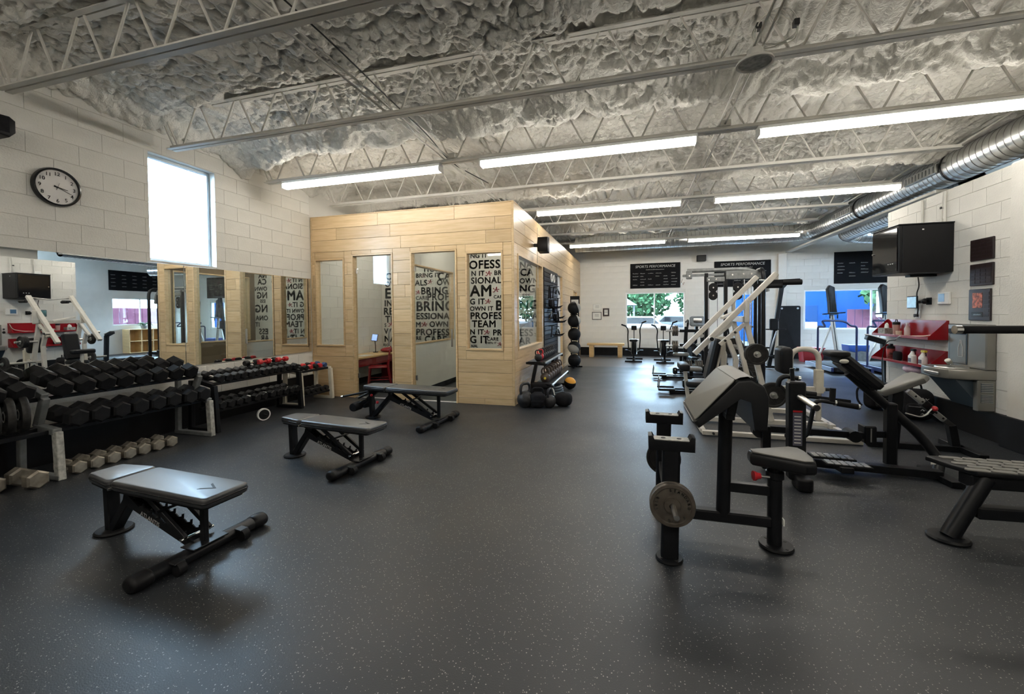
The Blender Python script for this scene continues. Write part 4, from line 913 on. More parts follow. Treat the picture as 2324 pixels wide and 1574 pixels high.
o = [x for x in COL.objects if x.name == 'backpack.001'][0]
for k in range(5): scribble(o, 'print', 'paper', (.02, -.156, .30-k*.05), (1, 0, 0), (0, 0, 1), .08, .03, k, .008)
# ================================================================== OFFICE INSIDE
mu = thing('word_mural', 'wall mural of black motivational words and red script emblems inside the office', 'mural', (0, 8.895, 0))
MU = [('NG IT', -3.519, 2.752, .101), ('PROFESS', -3.86, 2.513, .180), ('N IT', -3.501, 2.354, .109), ('BRING', -2.962, 2.356, .100), ('SIONAL', -3.508, 2.182, .136), ('AM', -3.528, 1.901, .243), ('CARE', -2.975, 1.844, .069), ('G IT', -3.539, 1.721, .125), ('B', -2.937, 1.589, .208), ('OWN IT', -3.54, 1.576, .097), ('PROFES', -3.534, 1.391, .149), ('TEAM', -3.494, 1.211, .149), ('N IT', -3.546, 1.048, .115), ('PROF', -3.003, 1.03, .127), ('G IT', -3.549, .856, .157), ('CARE', -3.143, .912, .073), ('OWN IT', -3.185, .837, .047), ('NAL', -3.516, .76, .055),
      ('NA', -2.376, 2.491, .128), ('CA', -2.365, 2.324, .143), ('OWN', -2.382, 2.158, .106), ('NG', -2.387, 1.962, .159), ('ESS', -2.322, 1.847, .083), ('NG', -2.39, 1.6, .19), ('ONA', -2.391, 1.386, .121), ('IT', -2.116, 1.219, .113), ('ESS', -2.394, 1.021, .144), ('AR', -2.408, .846, .145),
      ('TIONA', -4.703, 2.484, .128), ('BRING IT', -4.882, 2.357, .098), ('CA', -4.322, 2.298, .157), ('ALS', -4.903, 2.175, .129), ('OWN', -4.349, 2.172, .127), ('BRING', -4.757, 1.973, .156), ('CARE', -4.889, 1.847, .082), ('PROFES', -4.597, 1.83, .151), ('BRING', -4.885, 1.588, .218), ('ESSIONA', -4.888, 1.396, .141), ('M', -4.899, 1.208, .122), ('OWN IT', -4.546, 1.217, .123), ('PROFESS', -4.894, 1.024, .146), ('RE', -4.896, .911, .085), ('CARE', -4.675, .855, .152),
      ('E', -5.71, 1.897, .235), ('ING', -5.727, 1.705, .144), ('RES', -5.752, 1.506, .164), ('TEAM', -5.706, 1.32, .156), ('S', -5.73, 1.217, .079), ('WN IT', -5.738, 1.048, .128), ('NAL', -5.741, .862, .138), ('RIC', -5.77, .753, .06), ('OWN', -5.70, 2.17, .12), ('CARE', -5.68, 2.34, .15)]
for s, x, z, h in MU: text(mu, 'lettering', 'ink', s, (x, 0, z), (1, 0, 0), (0, 0, 1), h, .002, off=.034, sp=1.08)
for x, z, h in ((-3.163, 2.347, .111), (-2.998, 1.983, .116), (-3.181, 1.731, .105), (-3.213, 1.05, .106), (-4.578, 2.213, .093), (-4.89, 1.975, .094), (-4.753, 1.224, .112), (-5.626, 1.224, .108), (-2.9, .80, .08)):
    k = h/.11; P3 = lambda pts: [(x+a*k, -.004, z+b_*k) for a, b_ in pts]
    pipe(mu, 'script_emblem', 'redink', P3([(0, .005), (.03, 0), (.06, .035), (.085, .10), (.095, .105), (.092, .05), (.10, .005), (.125, .02)]), .008*k, .03, 6)
    pipe(mu, 'script_emblem', 'redink', P3([(.03, .075), (.045, .045), (.09, .045), (.12, .06)]), .006*k, .02, 6)
    for a, b_ in ((.022, .075), (.135, .055)): ball(mu, 'script_dot', 'redink', (x+a*k, -.003, z+b_*k), (.013*k, .004, .013*k), 8, 6)
o = thing('office_desk', 'pale wooden desk along the left wall inside the office', 'desk', (-5.49, 7.95, 0)); bb(o, 'top', 'beech', -.29, .29, -.9, .9, .62, .655)
for y in (-.85, .85): bb(o, 'leg_panel', 'red', -.27, .27, y-.02, y+.02, 0, .62)
bb(o, 'apron', 'red', .22, .24, -.85, .85, .46, .62)
def navy_chair(loc, rz, lab):
    o = thing('office_chair', lab, 'chair', loc, rz, 'red metal chairs')
    slab(o, 'seat', 'redgloss', rrect(.40, .38, .06), .03, (0, 0, .43), soft=.012)
    for sx in (-1, 1):
        rod(o, 'leg', 'redgloss', (sx*.17, -.16, .44), (sx*.20, -.20, 0), .016, .013, 10); pipe(o, 'leg', 'redgloss', [(sx*.17, .26, 0), (sx*.17, .18, .44), (sx*.165, .22, .72), (sx*.12, .24, .83), (0, .245, .85)], .015, .1, 10)
    for x in (-.07, 0, .07): rod(o, 'back_slat', 'redgloss', (x, .20, .46), (x, .238, .84), .009, n=8)
    bar(o, 'back_rail', 'redgloss', (-.165, .215, .66), (.165, .215, .66), .02, .03); rod(o, 'stretcher', 'redgloss', (-.18, -.17, .2), (-.17, .21, .2), .01); rod(o, 'stretcher', 'redgloss', (.18, -.17, .2), (.17, .21, .2), .01)
navy_chair((-5.02, 7.55, 0), -60, 'red metal slat-back chair pulled up to the office desk'); navy_chair((-4.55, 8.45, 0), 140, 'second red metal chair deeper inside the office')
o = thing('desk_tablet', 'tablet on a gooseneck stand with a lit blue screen on office desk', 'tablet', (-5.62, 8.35, .656)); pipe(o, 'stem', 'blackmetal', [(0, 0, 0), (0, 0, .15), (.0, -.02, .26)], .008, .05, 6); lathe(o, 'base', 'blackmetal', [(0, 0), (.06, 0), (.06, .012), (0, .012)])
bar(o, 'tablet', 'blackplastic', (-.07, -.03, .34), (.08, -.03, .33), .16, .012, .003, (0, -1, .25)); g = bar(o, 'screen', 'tabletscreen', (-.06, -.038, .342), (.07, -.038, .333), .14, .002, 0, (0, -1, .25))
o = thing('pen_cup', 'white pen holder with pens on the office desk', 'cup', (-5.45, 7.35, .656)); lathe(o, 'cup', 'white', [(0, 0), (.05, 0), (.05, .11), (.045, .11), (.045, .01), (0, .01)]); 
for k in range(4): rod(o, 'pen', 'ink', (.01*k-.02, .01, .02), (.02*k-.04, .03-.01*k, .16), .004, n=6)
tag(slab(None, 'desk_paper', 'paper', rrect(.22, .30, .005), .006, (-5.40, 7.62, .656)), 'sheets of paper lying on the office desk', 'paper')
backpack((-4.95, 8.55, 0), 30, .9, 'dark bag on the floor under the office desk'); tag(ball(None, 'red_jacket', 'red', (-5.42, 8.55, .70), (.16, .2, .06)), 'red garment bundled at the far end of office desk', 'garment')
# ================================================================== OFFICE SIDE WALL
o = thing('storage_slatwall', 'black slatwall panel hung with training attachments', 'panel', (XO, 9.75, .35))
for k in range(22): bb(o, 'slat', 'blackplastic', 0, .018, -.84, .84, k*.098, k*.098+.085, .003)
bb(o, 'panel_back', 'cloth', .0, .006, -.84, .84, 0, 2.15, 0)
def hang(nm, lab, y, z): return thing(nm, lab, 'attachment', (XO+.03, y, z))
o = hang('ring_handle', 'pair of white gym rings hung at the top of slatwall', 9.45, 2.30)
for q_ in (0, .30): pipe(o, 'ring', 'white', [(.05, q_+.085*math.cos(t), .085*math.sin(t)) for t in np.linspace(0, 2*math.pi, 20)[:-1]], .012, 0, 8, closed=True); rod(o, 'hook', 'blackmetal', (0, q_, .085), (.08, q_, .09), .006)
rnd = random.Random(4)
names = ['rope_attachment', 'strap_handle', 'row_handle', 'curl_bar', 'ankle_cuff', 'pull_handle']
pos = [(9.15, 2.05), (9.5, 2.02), (9.9, 2.06), (9.2, 1.78), (9.6, 1.75), (10.1, 1.80), (9.15, 1.50), (9.75, 1.46), (10.2, 1.5), (9.3, 1.16), (9.9, 1.12)]
desc = ['top row left', 'top row middle', 'top row right', 'second row left', 'second row middle', 'second row right', 'third row left', 'third row middle', 'third row right', 'bottom row left', 'bottom row right']
for i, (y, z) in enumerate(pos):
    k = i % 4; o = hang(names[i % 6], 'black cable attachment on the slatwall, '+desc[i], y, z); o['group'] = 'attachments on the slatwall'
    rod(o, 'hook', 'blackmetal', (0, 0, .06), (.14, 0, .07), .007)
    if k == 0: pipe(o, 'rope', 'cloth', [(.06, -.10, -.22), (.06, -.05, -.02), (.06, 0, .06), (.06, .05, -.02), (.06, .10, -.22)], .018, .06, 8)
    elif k == 1: pipe(o, 'strap', 'cloth', [(.08, 0, .06), (.08, -.09, -.16), (.08, .09, -.16)], .012, .02, 6); rod(o, 'grip', 'blackrubber', (.08, -.1, -.16), (.08, .1, -.16), .018)
    elif k == 2: pipe(o, 'bar', 'chrome', [(.10, -.25, -.10), (.10, -.12, -.02), (.10, 0, .05), (.10, .12, -.02), (.10, .25, -.10)], .013, .06, 8); rod(o, 'grip', 'blackrubber', (.10, -.25, -.10), (.10, -.14, -.03), .017); rod(o, 'grip', 'blackrubber', (.10, .25, -.10), (.10, .14, -.03), .017)
    else: slab(o, 'cuff', 'cloth', rrect(.22, .16, .04), .08, (.04, 0, -.05), (0, 1, 0), (0, 0, 1), soft=.02)
for i, (y, z) in enumerate(((9.45, 1.62), (9.75, 1.38), (10.05, 1.28), (9.7, .98))):
    o = thing('wall_bracket_plate', 'black tray shelf jutting from the slatwall, %s from the top' % ('first', 'second', 'third', 'fourth')[i], 'shelf', (XO+.02, y, z), group='slatwall trays')
    bb(o, 'tray', 'blackmetal', 0, .24, -.12, .12, 0, .012); slab(o, 'end_fin', 'blackmetal', [(0, .012), (.24, .012), (.30, .07), (.2, .04), (0, .04)], .01, (0, .12, 0), (1, 0, 0), (0, 0, 1))
o = thing('office_speaker', 'black loudspeaker on the maple side wall under the ceiling', 'speaker', (XO, 8.05, 2.82)); bar(o, 'bracket', 'blackmetal', (0, 0, 0), (.12, 0, .0), .05, .06); slab(o, 'cabinet', 'blackplastic', [(-.10, -.14), (.10, -.16), (.13, .0), (.08, .15), (-.08, .13), (-.13, .02)], .2, (.10, -.06, 0), (0, 1, 0), (0, 0, 1), soft=.02)
bb(o, 'cable_drop', 'whitecable', .002, .01, .30, .31, -.8, .4, 0)
# ------------------------------------------------------------------ kettlebells
KB = {}
def kettle(loc, r, m, lab, group, rz=0, disc=False):
    key = (round(r, 3), m, disc)
    if key not in KB:
        o = thing('kettlebell', lab, 'kettlebell', loc, rz, group); k = []
        pr = [(0, -r*.92), (r*.45, -r*.92), (r*.72, -r*.70), (r*.95, -r*.3), (r, .05*r), (r*.93, r*.4), (r*.7, r*.72), (r*.4, r*.92), (0, r*.98)]
        k.append(lathe(o, 'bell', m, [(a, b_+r*.92) for a, b_ in pr], n=22))
        h = r*1.9; k.append(pipe(o, 'handle', m, [(-r*.55, 0, h*.75), (-r*.78, 0, h*1.12), (-r*.55, 0, h*1.48), (r*.55, 0, h*1.48), (r*.78, 0, h*1.12), (r*.55, 0, h*.75)], r*.17, r*.5, 10))
        if disc: k.append(rod(o, 'badge', 'yellowtrig', (0, -r*.93, r*.95), (0, -r*1.01, r*.95), r*.24))
        KB[key] = (o, k); return o
    return copy_tree(KB[key][0], KB[key][1], loc, rz, lab, group)
o = thing('kettlebell_rack', 'black two-tier kettlebell rack beside the maple side wall', 'rack', (XO+.28, 7.9, 0))
for y in (-.85, .85):
    bar(o, 'upright', 'blackmetal', (-.16, y, 0), (-.02, y, .66), .05, .07, .005, (0, 1, 0)); bar(o, 'foot', 'blackmetal', (-.22, y, .03), (.25, y, .03), .05, .05); bar(o, 'upper_arm', 'blackmetal', (-.2, y, .655), (.16, y, .635), .05, .04); bar(o, 'lower_arm', 'blackmetal', (-.12, y, .29), (.28, y, .27), .05, .04)
bar(o, 'upper_tray', 'blackmetal', (-.02, -.88, .675), (-.02, .88, .675), .30, .014); bar(o, 'upper_lip', 'steel', (.14, -.88, .665), (.14, .88, .665), .02, .03)
bar(o, 'lower_tray', 'blackmetal', (.10, -.88, .305), (.10, .88, .305), .30, .014); bar(o, 'lower_lip', 'steel', (.255, -.88, .295), (.255, .88, .295), .02, .03)
for i in range(9):
    kettle((XO+.27, 7.15+i*.165, .683), .066, 'kettlebell' if i != 1 else 'redknob', '%s kettlebell on upper tier of kettlebell rack, %s of nine' % ('small black' if i != 1 else 'small red', ORD[i]), 'kettlebells on the upper tier', 8)
for i in range(7):
    kettle((XO+.39, 7.17+i*.215, .313), .088, 'kbbrown', 'larger dark kettlebell on lower tier of kettlebell rack, %s of seven%s' % (ORD[i], ', with yellow badge' if i == 0 else ''), 'kettlebells on the lower tier', 6, i == 0)
kettle((-1.68, 6.58, 0), .135, 'kettlebell', 'big black kettlebell on the floor nearest the maple corner', 'kettlebells on the floor', 55)
kettle((-1.30, 6.66, 0), .105, 'kettlebell', 'black kettlebell on the floor in front of the sandbag', 'kettlebells on the floor', 80)
o = thing('sandbag', 'black sandbag with a carry handle between the floor kettlebells', 'sandbag', (-1.48, 6.60, 0), 8); slab(o, 'sack', 'cloth', rrect(.24, .24, .08, 5), .20, (0, .10, .125), (1, 0, 0), (0, 0, 1), soft=.06); pipe(o, 'handle', 'cloth', [(-.09, 0, .21), (-.08, 0, .31), (.08, 0, .31), (.09, 0, .21)], .018, .06, 8); bb(o, 'flap', 'cloth', -.10, .10, -.108, -.098, .10, .13)
o = thing('sandbag', 'round black sandbag at right end of the floor bags', 'sandbag', (-1.10, 6.82, 0), -15); slab(o, 'sack', 'cloth', rrect(.26, .22, .09, 5), .22, (0, .11, .11), (1, 0, 0), (0, 0, 1), soft=.07); pipe(o, 'strap', 'cloth', [(-.11, -.02, .17), (0, -.03, .235), (.11, -.02, .17)], .014, .06, 6)
o = thing('weight_vest', 'dark weight vest heaped under the kettlebell rack', 'vest', (-1.52, 7.05, 0), 20); slab(o, 'panel', 'cloth', rrect(.34, .30, .06), .09, (0, .05, .16), (1, 0, 0), (0, 0, 1), soft=.04); slab(o, 'shoulder_pad', 'cloth', rrect(.36, .12, .05), .16, (0, .1, .27), (1, 0, 0), (0, 0, 1), soft=.05); pipe(o, 'pale_strap', 'paper', [(.13, -.02, .28), (.20, -.04, .22), (.22, -.05, .12)], .012, .05, 6)
o = thing('battle_rope', 'coiled dark rope on the floor at the end of the kettlebell rack', 'rope', (-1.38, 7.55, .0))
for k in range(5): pipe(o, 'coil', 'fountaindark', [((.16-.01*k)*math.cos(t), (.24-.01*k)*math.sin(t), .024+.042*k) for t in np.linspace(0, 2*math.pi, 24)[:-1]], .021, 0, 8, closed=True)
def band_ball(name, loc, r, m1, m2, lab, tilt, group=None):
    o = thing(name, lab, 'ball', loc, 0, group); o.rotation_euler = (R(tilt[0]), R(tilt[1]), R(tilt[2]))
    pr = lambda a0, a1, n: [(r*math.cos(R(a)), r*math.sin(R(a))) for a in np.linspace(a0, a1, n)]
    a = 22
    lathe(o, 'shell', m1, [(0, -r)]+pr(-80, a, 9), n=24); lathe(o, 'cap', m2, pr(a, 80, 6)+[(0, r)], n=24)
    pipe(o, 'seam', 'seam', [(r*math.cos(R(a))*math.cos(t), r*math.cos(R(a))*math.sin(t), r*math.sin(R(a))) for t in np.linspace(0, 2*math.pi, 26)[:-1]], .005, 0, 5, closed=True)
band_ball('medicine_ball', (-1.22, 8.35, .12), .12, 'blackrubber', 'yellowball', 'yellow and black medicine ball on the floor by kettlebell rack', (15, 15, 0))
o = thing('ball_rack', 'upright black rack holding five medicine balls', 'rack', (-1.58, 11.75, 0))
for x in (-.10, .10): rod(o, 'post', 'blackmetal', (x, .1, 0), (x, .1, 1.9), .018)
for z in (.05, .40, .76, 1.12, 1.47): bar(o, 'cradle', 'blackmetal', (-.12, .06, z), (.12, .06, z), .03, .03); rod(o, 'cradle_arm', 'blackmetal', (-.1, .08, z), (-.09, -.14, z-.0), .010, n=8); rod(o, 'cradle_arm', 'blackmetal', (.1, .08, z), (.09, -.14, z-.0), .010, n=8)
bar(o, 'foot', 'blackmetal', (-.2, .1, .02), (.2, .1, .02), .05, .04); bar(o, 'foot', 'blackmetal', (0, .2, .02), (0, -.25, .02), .05, .04); bb(o, 'sign_board', 'blackmetal', -.13, .13, .085, .1, 1.72, 1.98); bb(o, 'sign_card', 'paper', -.10, .10, .082, .085, 1.74, 1.88, 0)
for i, (z, m2) in enumerate(((.205, 'blackrubber'), (.56, 'greyball'), (.92, 'blackrubber'), (1.28, 'greyball'), (1.635, 'greyball'))):
    band_ball('medicine_ball', (-1.57, 11.60, z+.01), .175, 'blackrubber', m2, '%s medicine ball on the upright rack, %s from the floor' % ('black' if m2 == 'blackrubber' else 'black and grey', ('lowest', 'second', 'third', 'fourth', 'topmost')[i]), ((0, 0, 0), (130, 20, 0), (0, 0, 0), (0, 75, 25), (0, 70, 20))[i], 'balls on the upright rack')
# ================================================================== BACK WALL THINGS
def chalkboard(x0, x1, z0, z1, lab, title, seed):
    o = thing('chalkboard', lab, 'chalkboard', ((x0+x1)/2, YB-.004, z0)); w_ = x1-x0; h = z1-z0
    bb(o, 'board', 'board', -w_/2, w_/2, -.02, 0, 0, h, .003)
    if title:
        text(o, 'title', 'chalk', 'SPORTS PERFORMANCE', (0, -.0205, h-.15), (1, 0, 0), (0, 0, 1), .085, .001, align='CENTER', shear=.15); scribble(o, 'subtitle', 'chalk', (-.3, -.0215, h-.235), (1, 0, 0), (0, 0, 1), .6, .035, seed)
    rnd = random.Random(seed)
    for j in range(5):
        for i in range(6):
            if rnd.random() < .72:
                x = -w_/2+.08+i*(w_-.12)/6; z = h-.36-j*.10
                if z < .03: continue
                scribble(o, 'chalk_note', 'chalk', (x, -.0215, z), (1, 0, 0), (0, 0, 1), rnd.uniform(.10, .20), rnd.uniform(.025, .04), i*7+j+seed)
    return o
chalkboard(-.12, 1.51, 2.345, 3.20, 'black chalkboard titled sports performance above the left back window', True, 1)
chalkboard(2.56, 4.22, 2.33, 3.17, 'black chalkboard titled sports performance above the glass door', True, 2)
o = thing('chalkboard', 'black chalkboard above the alcove side window, seen in mirror', 'chalkboard', (8.49, 12.75, 2.58)); bb(o, 'board', 'board', -.02, 0, -.95, .95, 0, .8, .003)
for j in range(4):
    for i in range(5): scribble(o, 'chalk_note', 'chalk', (-.0215, .8-i*.38, .6-j*.15), (0, -1, 0), (0, 0, 1), .16, .03, i*5+j)
chalkboard(5.95, 7.9, 2.35, 3.32, 'black chalkboard of faint notes above the right back window', False, 3)
o = thing('back_speaker', 'small black loudspeaker high on the back wall between chalkboards', 'speaker', (2.15, YB, 3.19)); bb(o, 'cabinet', 'blackplastic', -.14, .14, -.2, -.03, 0, .2, .01); bar(o, 'bracket', 'blackmetal', (0, -.03, .1), (0, 0, .1), .04, .06); rod(o, 'cable', 'whitecable', (.22, -.01, .0), (.22, -.01, .5), .006, n=6)
for x0, x1, z0, z1, m, lab in ((-1.41, -1.11, 1.60, 1.82, 'steel', 'pale thin-framed certificate, upper of the pair on the back wall'), (-1.44, -1.11, 1.27, 1.54, 'ink', 'black-framed certificate, lower of the pair on the back wall'), (-1.06, -.84, 1.39, 1.67, 'plaque', 'small dark-framed portrait certificate beside the window')):
    o = thing('certificate', lab, 'certificate', ((x0+x1)/2, YB, z0)); w_ = x1-x0; h = z1-z0; f = .018 if m != 'plaque' else .05
    for a, b_, c, d_ in ((-w_/2, -w_/2+f, 0, h), (w_/2-f, w_/2, 0, h), (-w_/2+f, w_/2-f, 0, f), (-w_/2+f, w_/2-f, h-f, h)): bb(o, 'frame_side', m, a, b_, -.02, 0, c, d_, .002)
    bb(o, 'paper', 'paper', -w_/2+f, w_/2-f, -.010, -.002, f, h-f, 0)
    for k in range(3): bb(o, 'printed_line', 'print', -w_*.22, w_*.22, -.0108, -.010, h*.4+k*.035, h*.4+k*.035+.008, 0)
o = thing('wooden_bench', 'low wooden bench standing against the back wall', 'bench', (-.93, 14.85, 0)); bb(o, 'seat', 'beech', -.62, .62, -.18, .18, .40, .47, .006)
for x in (-.55, .40): bb(o, 'leg', 'beech', x, x+.15, -.16, .16, 0, .40, .004)
# air bikes -----------------------------------------------------------
def air_bike(loc, rz, lab):
    o = thing('air_bike', lab, 'exercise bike', loc, rz, 'air bikes')
    for y in (-.42, .42): bar(o, 'foot_bar', 'blackmetal', (-.25, y, .03), (.25, y, .03), .06, .05)
    bar(o, 'spine', 'blackmetal', (0, -.42, .06), (0, .42, .06), .06, .08); bar(o, 'seat_post', 'blackmetal', (0, .25, .06), (0, .30, .62), .05, .05)
    rod(o, 'fan_cage', 'blackplastic', (-.07, -.12, .42), (.07, -.12, .42), .24, n=28)
    for s in (-1, 1):
        pipe(o, 'cage_ring', 'steel', [(s*.075, -.12+.22*math.cos(t), .42+.22*math.sin(t)) for t in np.linspace(0, 2*math.pi, 26)[:-1]], .008, 0, 6, closed=True)
        pipe(o, 'handle_arm', 'blackmetal', [(s*.16, .02, .35), (s*.19, -.05, .75), (s*.17, .02, .98), (s*.26, .12, 1.16+.05*s*-1)], .018, .1, 8); rod(o, 'grip', 'blackrubber', (s*.24, .10, 1.14-.05*s), (s*.36, .20, 1.19-.05*s), .023)
        rod(o, 'pedal_crank', 'steel', (s*.09, .02, .30), (s*.18, .05, .34), .012, n=8); bb(o, 'pedal', 'blackplastic', s*.22-.06, s*.22+.06, .0, .10, .32, .35)
    slab(o, 'saddle', 'vinyl', [(-.04, .16), (.04, .16), (.12, .38), (.10, .44), (-.10, .44), (-.12, .38)], .07, (0, 0, .63), soft=.02); rod(o, 'console_stem', 'blackmetal', (0, -.10, .62), (0, -.06, .98), .012); bb(o, 'console', 'blackplastic', -.08, .08, -.10, -.05, .96, 1.10, .01); bb(o, 'shroud', 'whitepaint', -.15, .15, -.2, .02, .64, .67, .01)
    return o
air_bike((-.0, 13.75, 0), 178, 'left air bike in front of the left back window'); air_bike((.86, 13.55, 0), 182, 'right air bike in front of the left back window')
# elliptical ------------------------------------------------------------
o = thing('elliptical_trainer', 'elliptical trainer with a grey console behind the leverage machine', 'elliptical', (1.65, 12.48, 0), 10)
bar(o, 'base_rail', 'blackmetal', (0, -.7, .05), (0, .7, .05), .12, .08); bar(o, 'foot_bar', 'blackmetal', (-.28, -.65, .03), (.28, -.65, .03), .07, .05); bar(o, 'foot_bar', 'blackmetal', (-.28, .65, .03), (.28, .65, .03), .07, .05)
bar(o, 'mast', 'blackmetal', (0, .25, .08), (0, .05, 1.12), .09, .07); slab(o, 'console', 'greyframe', rrect(.40, .28, .06), .05, (0, .0, 1.25), (1, 0, 0), (0, .25, 1), soft=.015); slab(o, 'console_screen', 'darkglass', rrect(.22, .12, .02), .004, (0, -.055, 1.28), (1, 0, 0), (0, .25, 1)); rod(o, 'flywheel', 'blackplastic', (-.08, .45, .35), (.08, .45, .35), .3, n=28)
for s in (-1, 1):
    pipe(o, 'arm', 'blackmetal', [(s*.24, .1, .45), (s*.26, .02, .95), (s*.24, -.05, 1.32), (s*.34, -.16, 1.24)], .02, .1, 8); rod(o, 'grip', 'blackrubber', (s*.245, -.03, 1.22), (s*.26, .0, 1.02), .026); bar(o, 'pedal_arm', 'blackmetal', (s*.18, .45, .32), (s*.18, -.55, .22), .05, .05); bb(o, 'footplate', 'blackplastic', s*.18-.09, s*.18+.09, -.45, -.1, .27, .31, .01)
# cable tower ----------------------------------------------------------
o = thing('cable_tower', 'tall dark cable tower with arched top and round pulleys', 'cable machine', (1.99, 9.5, 0)); o.scale = (.905, .905, 1.0)
for x in (-.62, -.22, .46):
    bar(o, 'upright', 'blackmetal', (x, 0, 0), (x, 0, 2.30), .075, .075, .006, (0, 1, 0))
    bar(o, 'foot', 'blackmetal', (x, -.45, .04), (x, .45, .04), .08, .07)
for y in (-.40, .40): bar(o, 'base_rail', 'blackmetal', (-.66, y, .04), (.5, y, .04), .07, .07)
pipe(o, 'side_arch', 'blackmetal', [(.46, -.30, .05), (.46, -.30, 2.33), (.46, .30, 2.33), (.46, .30, .05)], .045, .22, 10, 6); pipe(o, 'top_arch', 'greyframe', [(-1.02, 0, 2.36), (.25, 0, 2.36), (.55, 0, 2.20), (.62, 0, 1.9)], .042, .3, 10); bar(o, 'pulldown_arm', 'greyframe', (-1.12, 0, 2.26), (-.22, 0, 2.27), .06, .05)
bb(o, 'pulley_plate', 'greyframe', -.22, .48, -.05, .05, 2.16, 2.33, .01); bb(o, 'pulley_plate', 'greyframe', -.62, -.24, -.04, .04, 2.12, 2.22, .008); bb(o, 'nose_plate', 'greyframe', -1.04, -.92, -.05, .05, 2.19, 2.36, .01)
for x, z in ((-.09, 2.25), (.13, 2.26), (.29, 2.26), (-.57, 2.165), (-.42, 2.17), (-.98, 2.25)): rod(o, 'bolt', 'chrome', (x, -.062, z), (x, -.045, z), .018, n=12)
for x in (-.48, .02):
    for z in (1.84, 2.00): lathe(o, 'pulley', 'blackplastic', [(0, -.02), (.085, -.02), (.095, -.012), (.085, 0), (.095, .012), (.085, .02), (0, .02)], (x, -.03, z), (0, 1, 0), 24); rod(o, 'axle', 'chrome', (x, -.06, z), (x, -.045, z), .016, n=12)
    bb(o, 'pulley_strap', 'blackmetal', x-.03, x+.03, -.048, -.04, 1.80, 2.04)
    for q_ in (-.09, .09): rod(o, 'cable', 'cable', (x+q_, -.03, .45), (x+q_, -.03, 2.15), .005, n=6)
for x in (.16, .30): rod(o, 'guide_rod', 'chrome', (x, 0, .1), (x, 0, 2.16), .013)
for k in range(14): bb(o, 'stack_plate', 'plate', .08, .38, -.10, .10, .12+k*.05, .166+k*.05, .003)
bar(o, 'stack_cable', 'cable', (.23, 0, .82), (.23, 0, 2.15), .006, .006, 0); pipe(o, 'carabiner', 'chrome', [(-1.12, -.02, 2.2+.0), (-1.15, -.02, 2.13), (-1.12, -.02, 2.06), (-1.09, -.02, 2.13)], .008, .02, 6)
slab(o, 'seat_pad', 'vinyl', rrect(.30, .34, .05), .07, (-.42, -.45, .46), soft=.02); bar(o, 'seat_post', 'blackmetal', (-.42, -.45, .04), (-.42, -.45, .46), .06, .06); pipe(o, 'low_row_handle', 'blackrubber', [(-.25, -.16, .92), (-.18, -.20, 1.05), (-.22, -.2, 1.2)], .018, .08, 8)
# vertical climber ------------------------------------------------------
o = thing('vertical_climber', 'black vertical climber with a slanted rail beside the tall mat', 'climber', (3.62, 12.6, 0))
bar(o, 'column', 'blackmetal', (-.20, 0, .05), (.10, .0, 2.22), .09, .10, .008, (0, 1, 0)); bar(o, 'head_plate', 'blackmetal', (-.12, 0, 2.23), (.32, 0, 2.25), .16, .05); bar(o, 'head_gusset', 'blackmetal', (.08, 0, 2.08), (.20, 0, 2.22), .05, .05)
bar(o, 'foot_bar', 'blackmetal', (-.4, -.35, .04), (-.4, .35, .04), .07, .06); bar(o, 'foot_bar', 'blackmetal', (.35, -.35, .04), (.35, .35, .04), .07, .06); bar(o, 'base_rail', 'blackmetal', (-.4, 0, .05), (.35, 0, .05), .07, .06)
bb(o, 'console', 'blackplastic', -.22, -.02, -.16, -.06, 1.02, 1.32, .02); bar(o, 'handle_bar', 'blackmetal', (-.34, -.1, 1.04), (.16, -.1, 1.04), .03, .03); bar(o, 'slide_rail', 'steel', (-.30, -.12, .12), (-.05, -.10, 1.0), .05, .03); bar(o, 'slide_rail', 'steel', (-.22, .12, .12), (.02, .10, 1.0), .05, .03)
for s in (-1, 1): bb(o, 'step', 'blackplastic', -.34, -.14, s*.16-.06, s*.16+.06, .42+.1*s, .46+.1*s, .006)
bar(o, 'foot_pad', 'bluepad', (-.36, -.2, .6), (-.36, .2, .6), .04, .25)
o = thing('hanging_mat', 'tall black exercise mat hung on back wall by two eyelets', 'mat', (4.72, YB-.14, .02)); slab(o, 'mat', 'blackrubber', rrect(.60, 1.66, .05), .04, (0, .04, .83), (1, 0, 0), (0, 0, 1), soft=.008)
for x in (-.22, .22): lathe(o, 'eyelet', 'steel', [(.012, -.002), (.028, -.002), (.028, .004), (.012, .004)], (x, -.002, 1.58), (0, -1, 0), 16)
